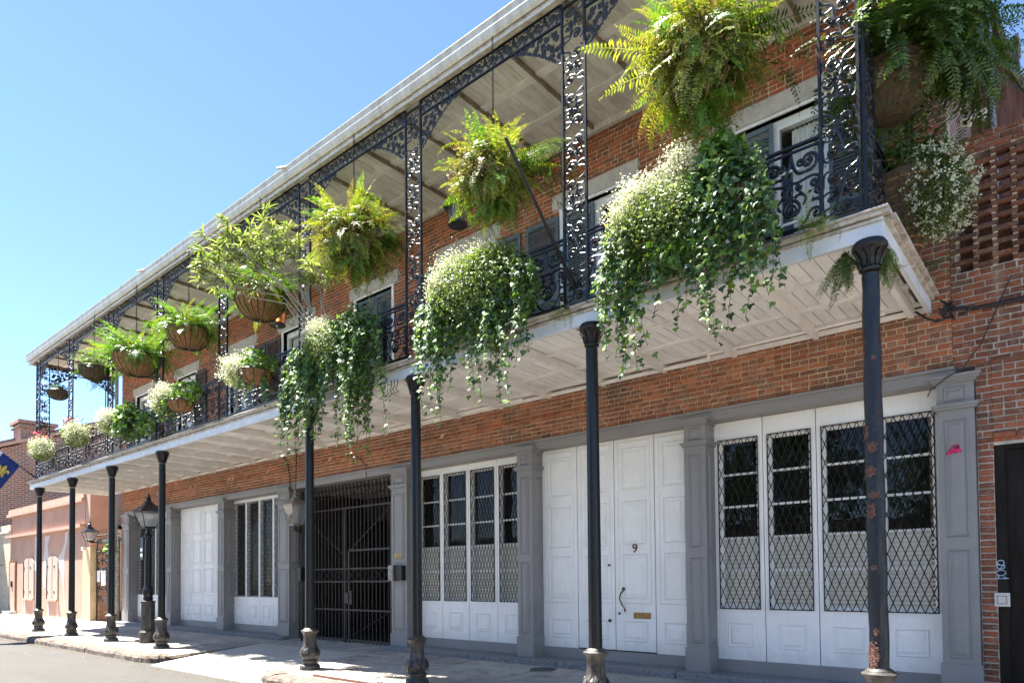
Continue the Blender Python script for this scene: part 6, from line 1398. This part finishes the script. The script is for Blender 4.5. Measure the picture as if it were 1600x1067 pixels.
t = rail_basket('rail basket with white blossom and broad dark leaves, third from the far end', -16.6, 5.45, (-.35, .05), (.45, .05), trail=10); bush(t, (-15.9, -.32, 5.35), (.4, .28, .42), 380, 'ivy_leaf', (.08, .13), ROUND_V, ROUND_F)
bush(t, (-15.1, -.3, 5.2), (.35, .2, .3), 120, 'ivy_bright', (.07, .11), ROUND_V, ROUND_F)
rail_basket('rail basket with taller red flowers over cream blossom, second from the far end', -19.6, 5.52, (.15, .02), (-.3, .1), True, trail=0, r=.26)
rail_basket('rail basket with low red flowers over cream blossom at the far end corner', -22.6, 5.50, (.25, .02), (-.3, .05), True, trail=0, r=.26)
# end basket with white alyssum
t = thing('wicker_planter', 'shaded wicker planter on the end rail spilling white alyssum against the brick screen', 'planter')
mb = MB(); mb.lathe([(.04, -.66), (.12, -.60), (.22, -.35), (.30, -.08), (.34, .08), (.31, .10), (.02, .06)], (.16, 1.05, 5.46), 24, 12, .02); mb.build('wicker_body', 'coir_dark', t)
mb = MB()
for k in range(9): q = .10 + .025 * k; mb.tube([(.16 + (q + .02) * math.cos(a / 20 * 2 * pi), 1.05 + (q + .02) * math.sin(a / 20 * 2 * pi), 4.84 + k * .078) for a in range(21)], .012, 4)
mb.build('wicker_rows', 'coir', t)
bush(t, (.38, 1.0, 5.30), (.32, .30, .44), 6000, size=(.018, .034), mat='fern_shade'); bush(t, (.42, .96, 5.30), (.32, .30, .44), 2500, size=(.016, .03), mat='bush_leaf')
P, d = ball(2600, (.44, .93, 5.30), (.32, .32, .45), .8, 1.12); 
cl = P[rng.integers(0, 2600, 330)]; P = cl[rng.integers(0, 330, 3000)] + rng.normal(size=(3000, 3)) * .012; V, F = leaves(P, rng.normal(size=P.shape) + [0, -.6, .5], rng.normal(size=P.shape), rng.uniform(.014, .024, 3000), PETAL_V, DIA_F); stuff(npobj('white_blossom', V, F, 'petal', t))
bush(t, (.22, 1.1, 5.62), (.34, .3, .26), 160, 'fern_shade', (.22, .36), LONG_V, LONG_F, 'strap_leaves', up=1.5); bush(t, (.1, 1.1, 5.75), (.4, .35, .3), 900, 'fern_shade', (.04, .07))
# ferns self sown at the deck edge
def sprig(lbl, c, n, L, el, mats=(('fern_green', 1), ('fern_sun', 1)), az=(180, 360)):
    t = thing('self_sown_fern', lbl, 'fern'); MB().lathe([(.02, -.02), (.035, 0), (.02, .02)], c, 8).build('root_clump', 'coir_dark', t); fronds(t, c, n, L, el, mats, az, .04, .03)
sprig('small fern tuft growing from the white deck edge below the second lace post', (-3.25, -.13, 4.80), 14, (.16, .3), (-75, 40)); sprig('pale fern tuft on the deck edge below the right hand lace post', (-.42, -.14, 4.83), 18, (.2, .45), (-70, 60))
sprig('dark fern hanging under the deck just left of the right hand column', (-.22, .14, 4.58), 30, (.25, .5), (-85, -35), (('fern_shade', 2), ('fern_green', 1)), (0, 360)); sprig('dark fern hanging under the deck right of the right hand column', (.10, .30, 4.58), 26, (.2, .42), (-85, -30), (('fern_shade', 2), ('fern_green', 1)), (0, 360))
sprig('small fern tuft rooted at the gallery end below the wicker planter', (.2, 1.6, 4.84), 14, (.2, .35), (-40, 60), (('fern_shade', 1),), (0, 360))
t = thing('climbing_sprig', 'bright green sprig of creeper growing on the downpipe at the far corner', 'creeper'); ivy(t, [(-24.15, 2.15, 2.75, .5, .3, .1), (-24.15, 2.15, 2.7, .4, -.4, .1)], 0, bright=.95, size=(.08, .13)); bush(t, (-24.1, 2.1, 2.72), (.28, .15, .14), 60, 'ivy_bright', (.08, .13), ROUND_V, ROUND_F)
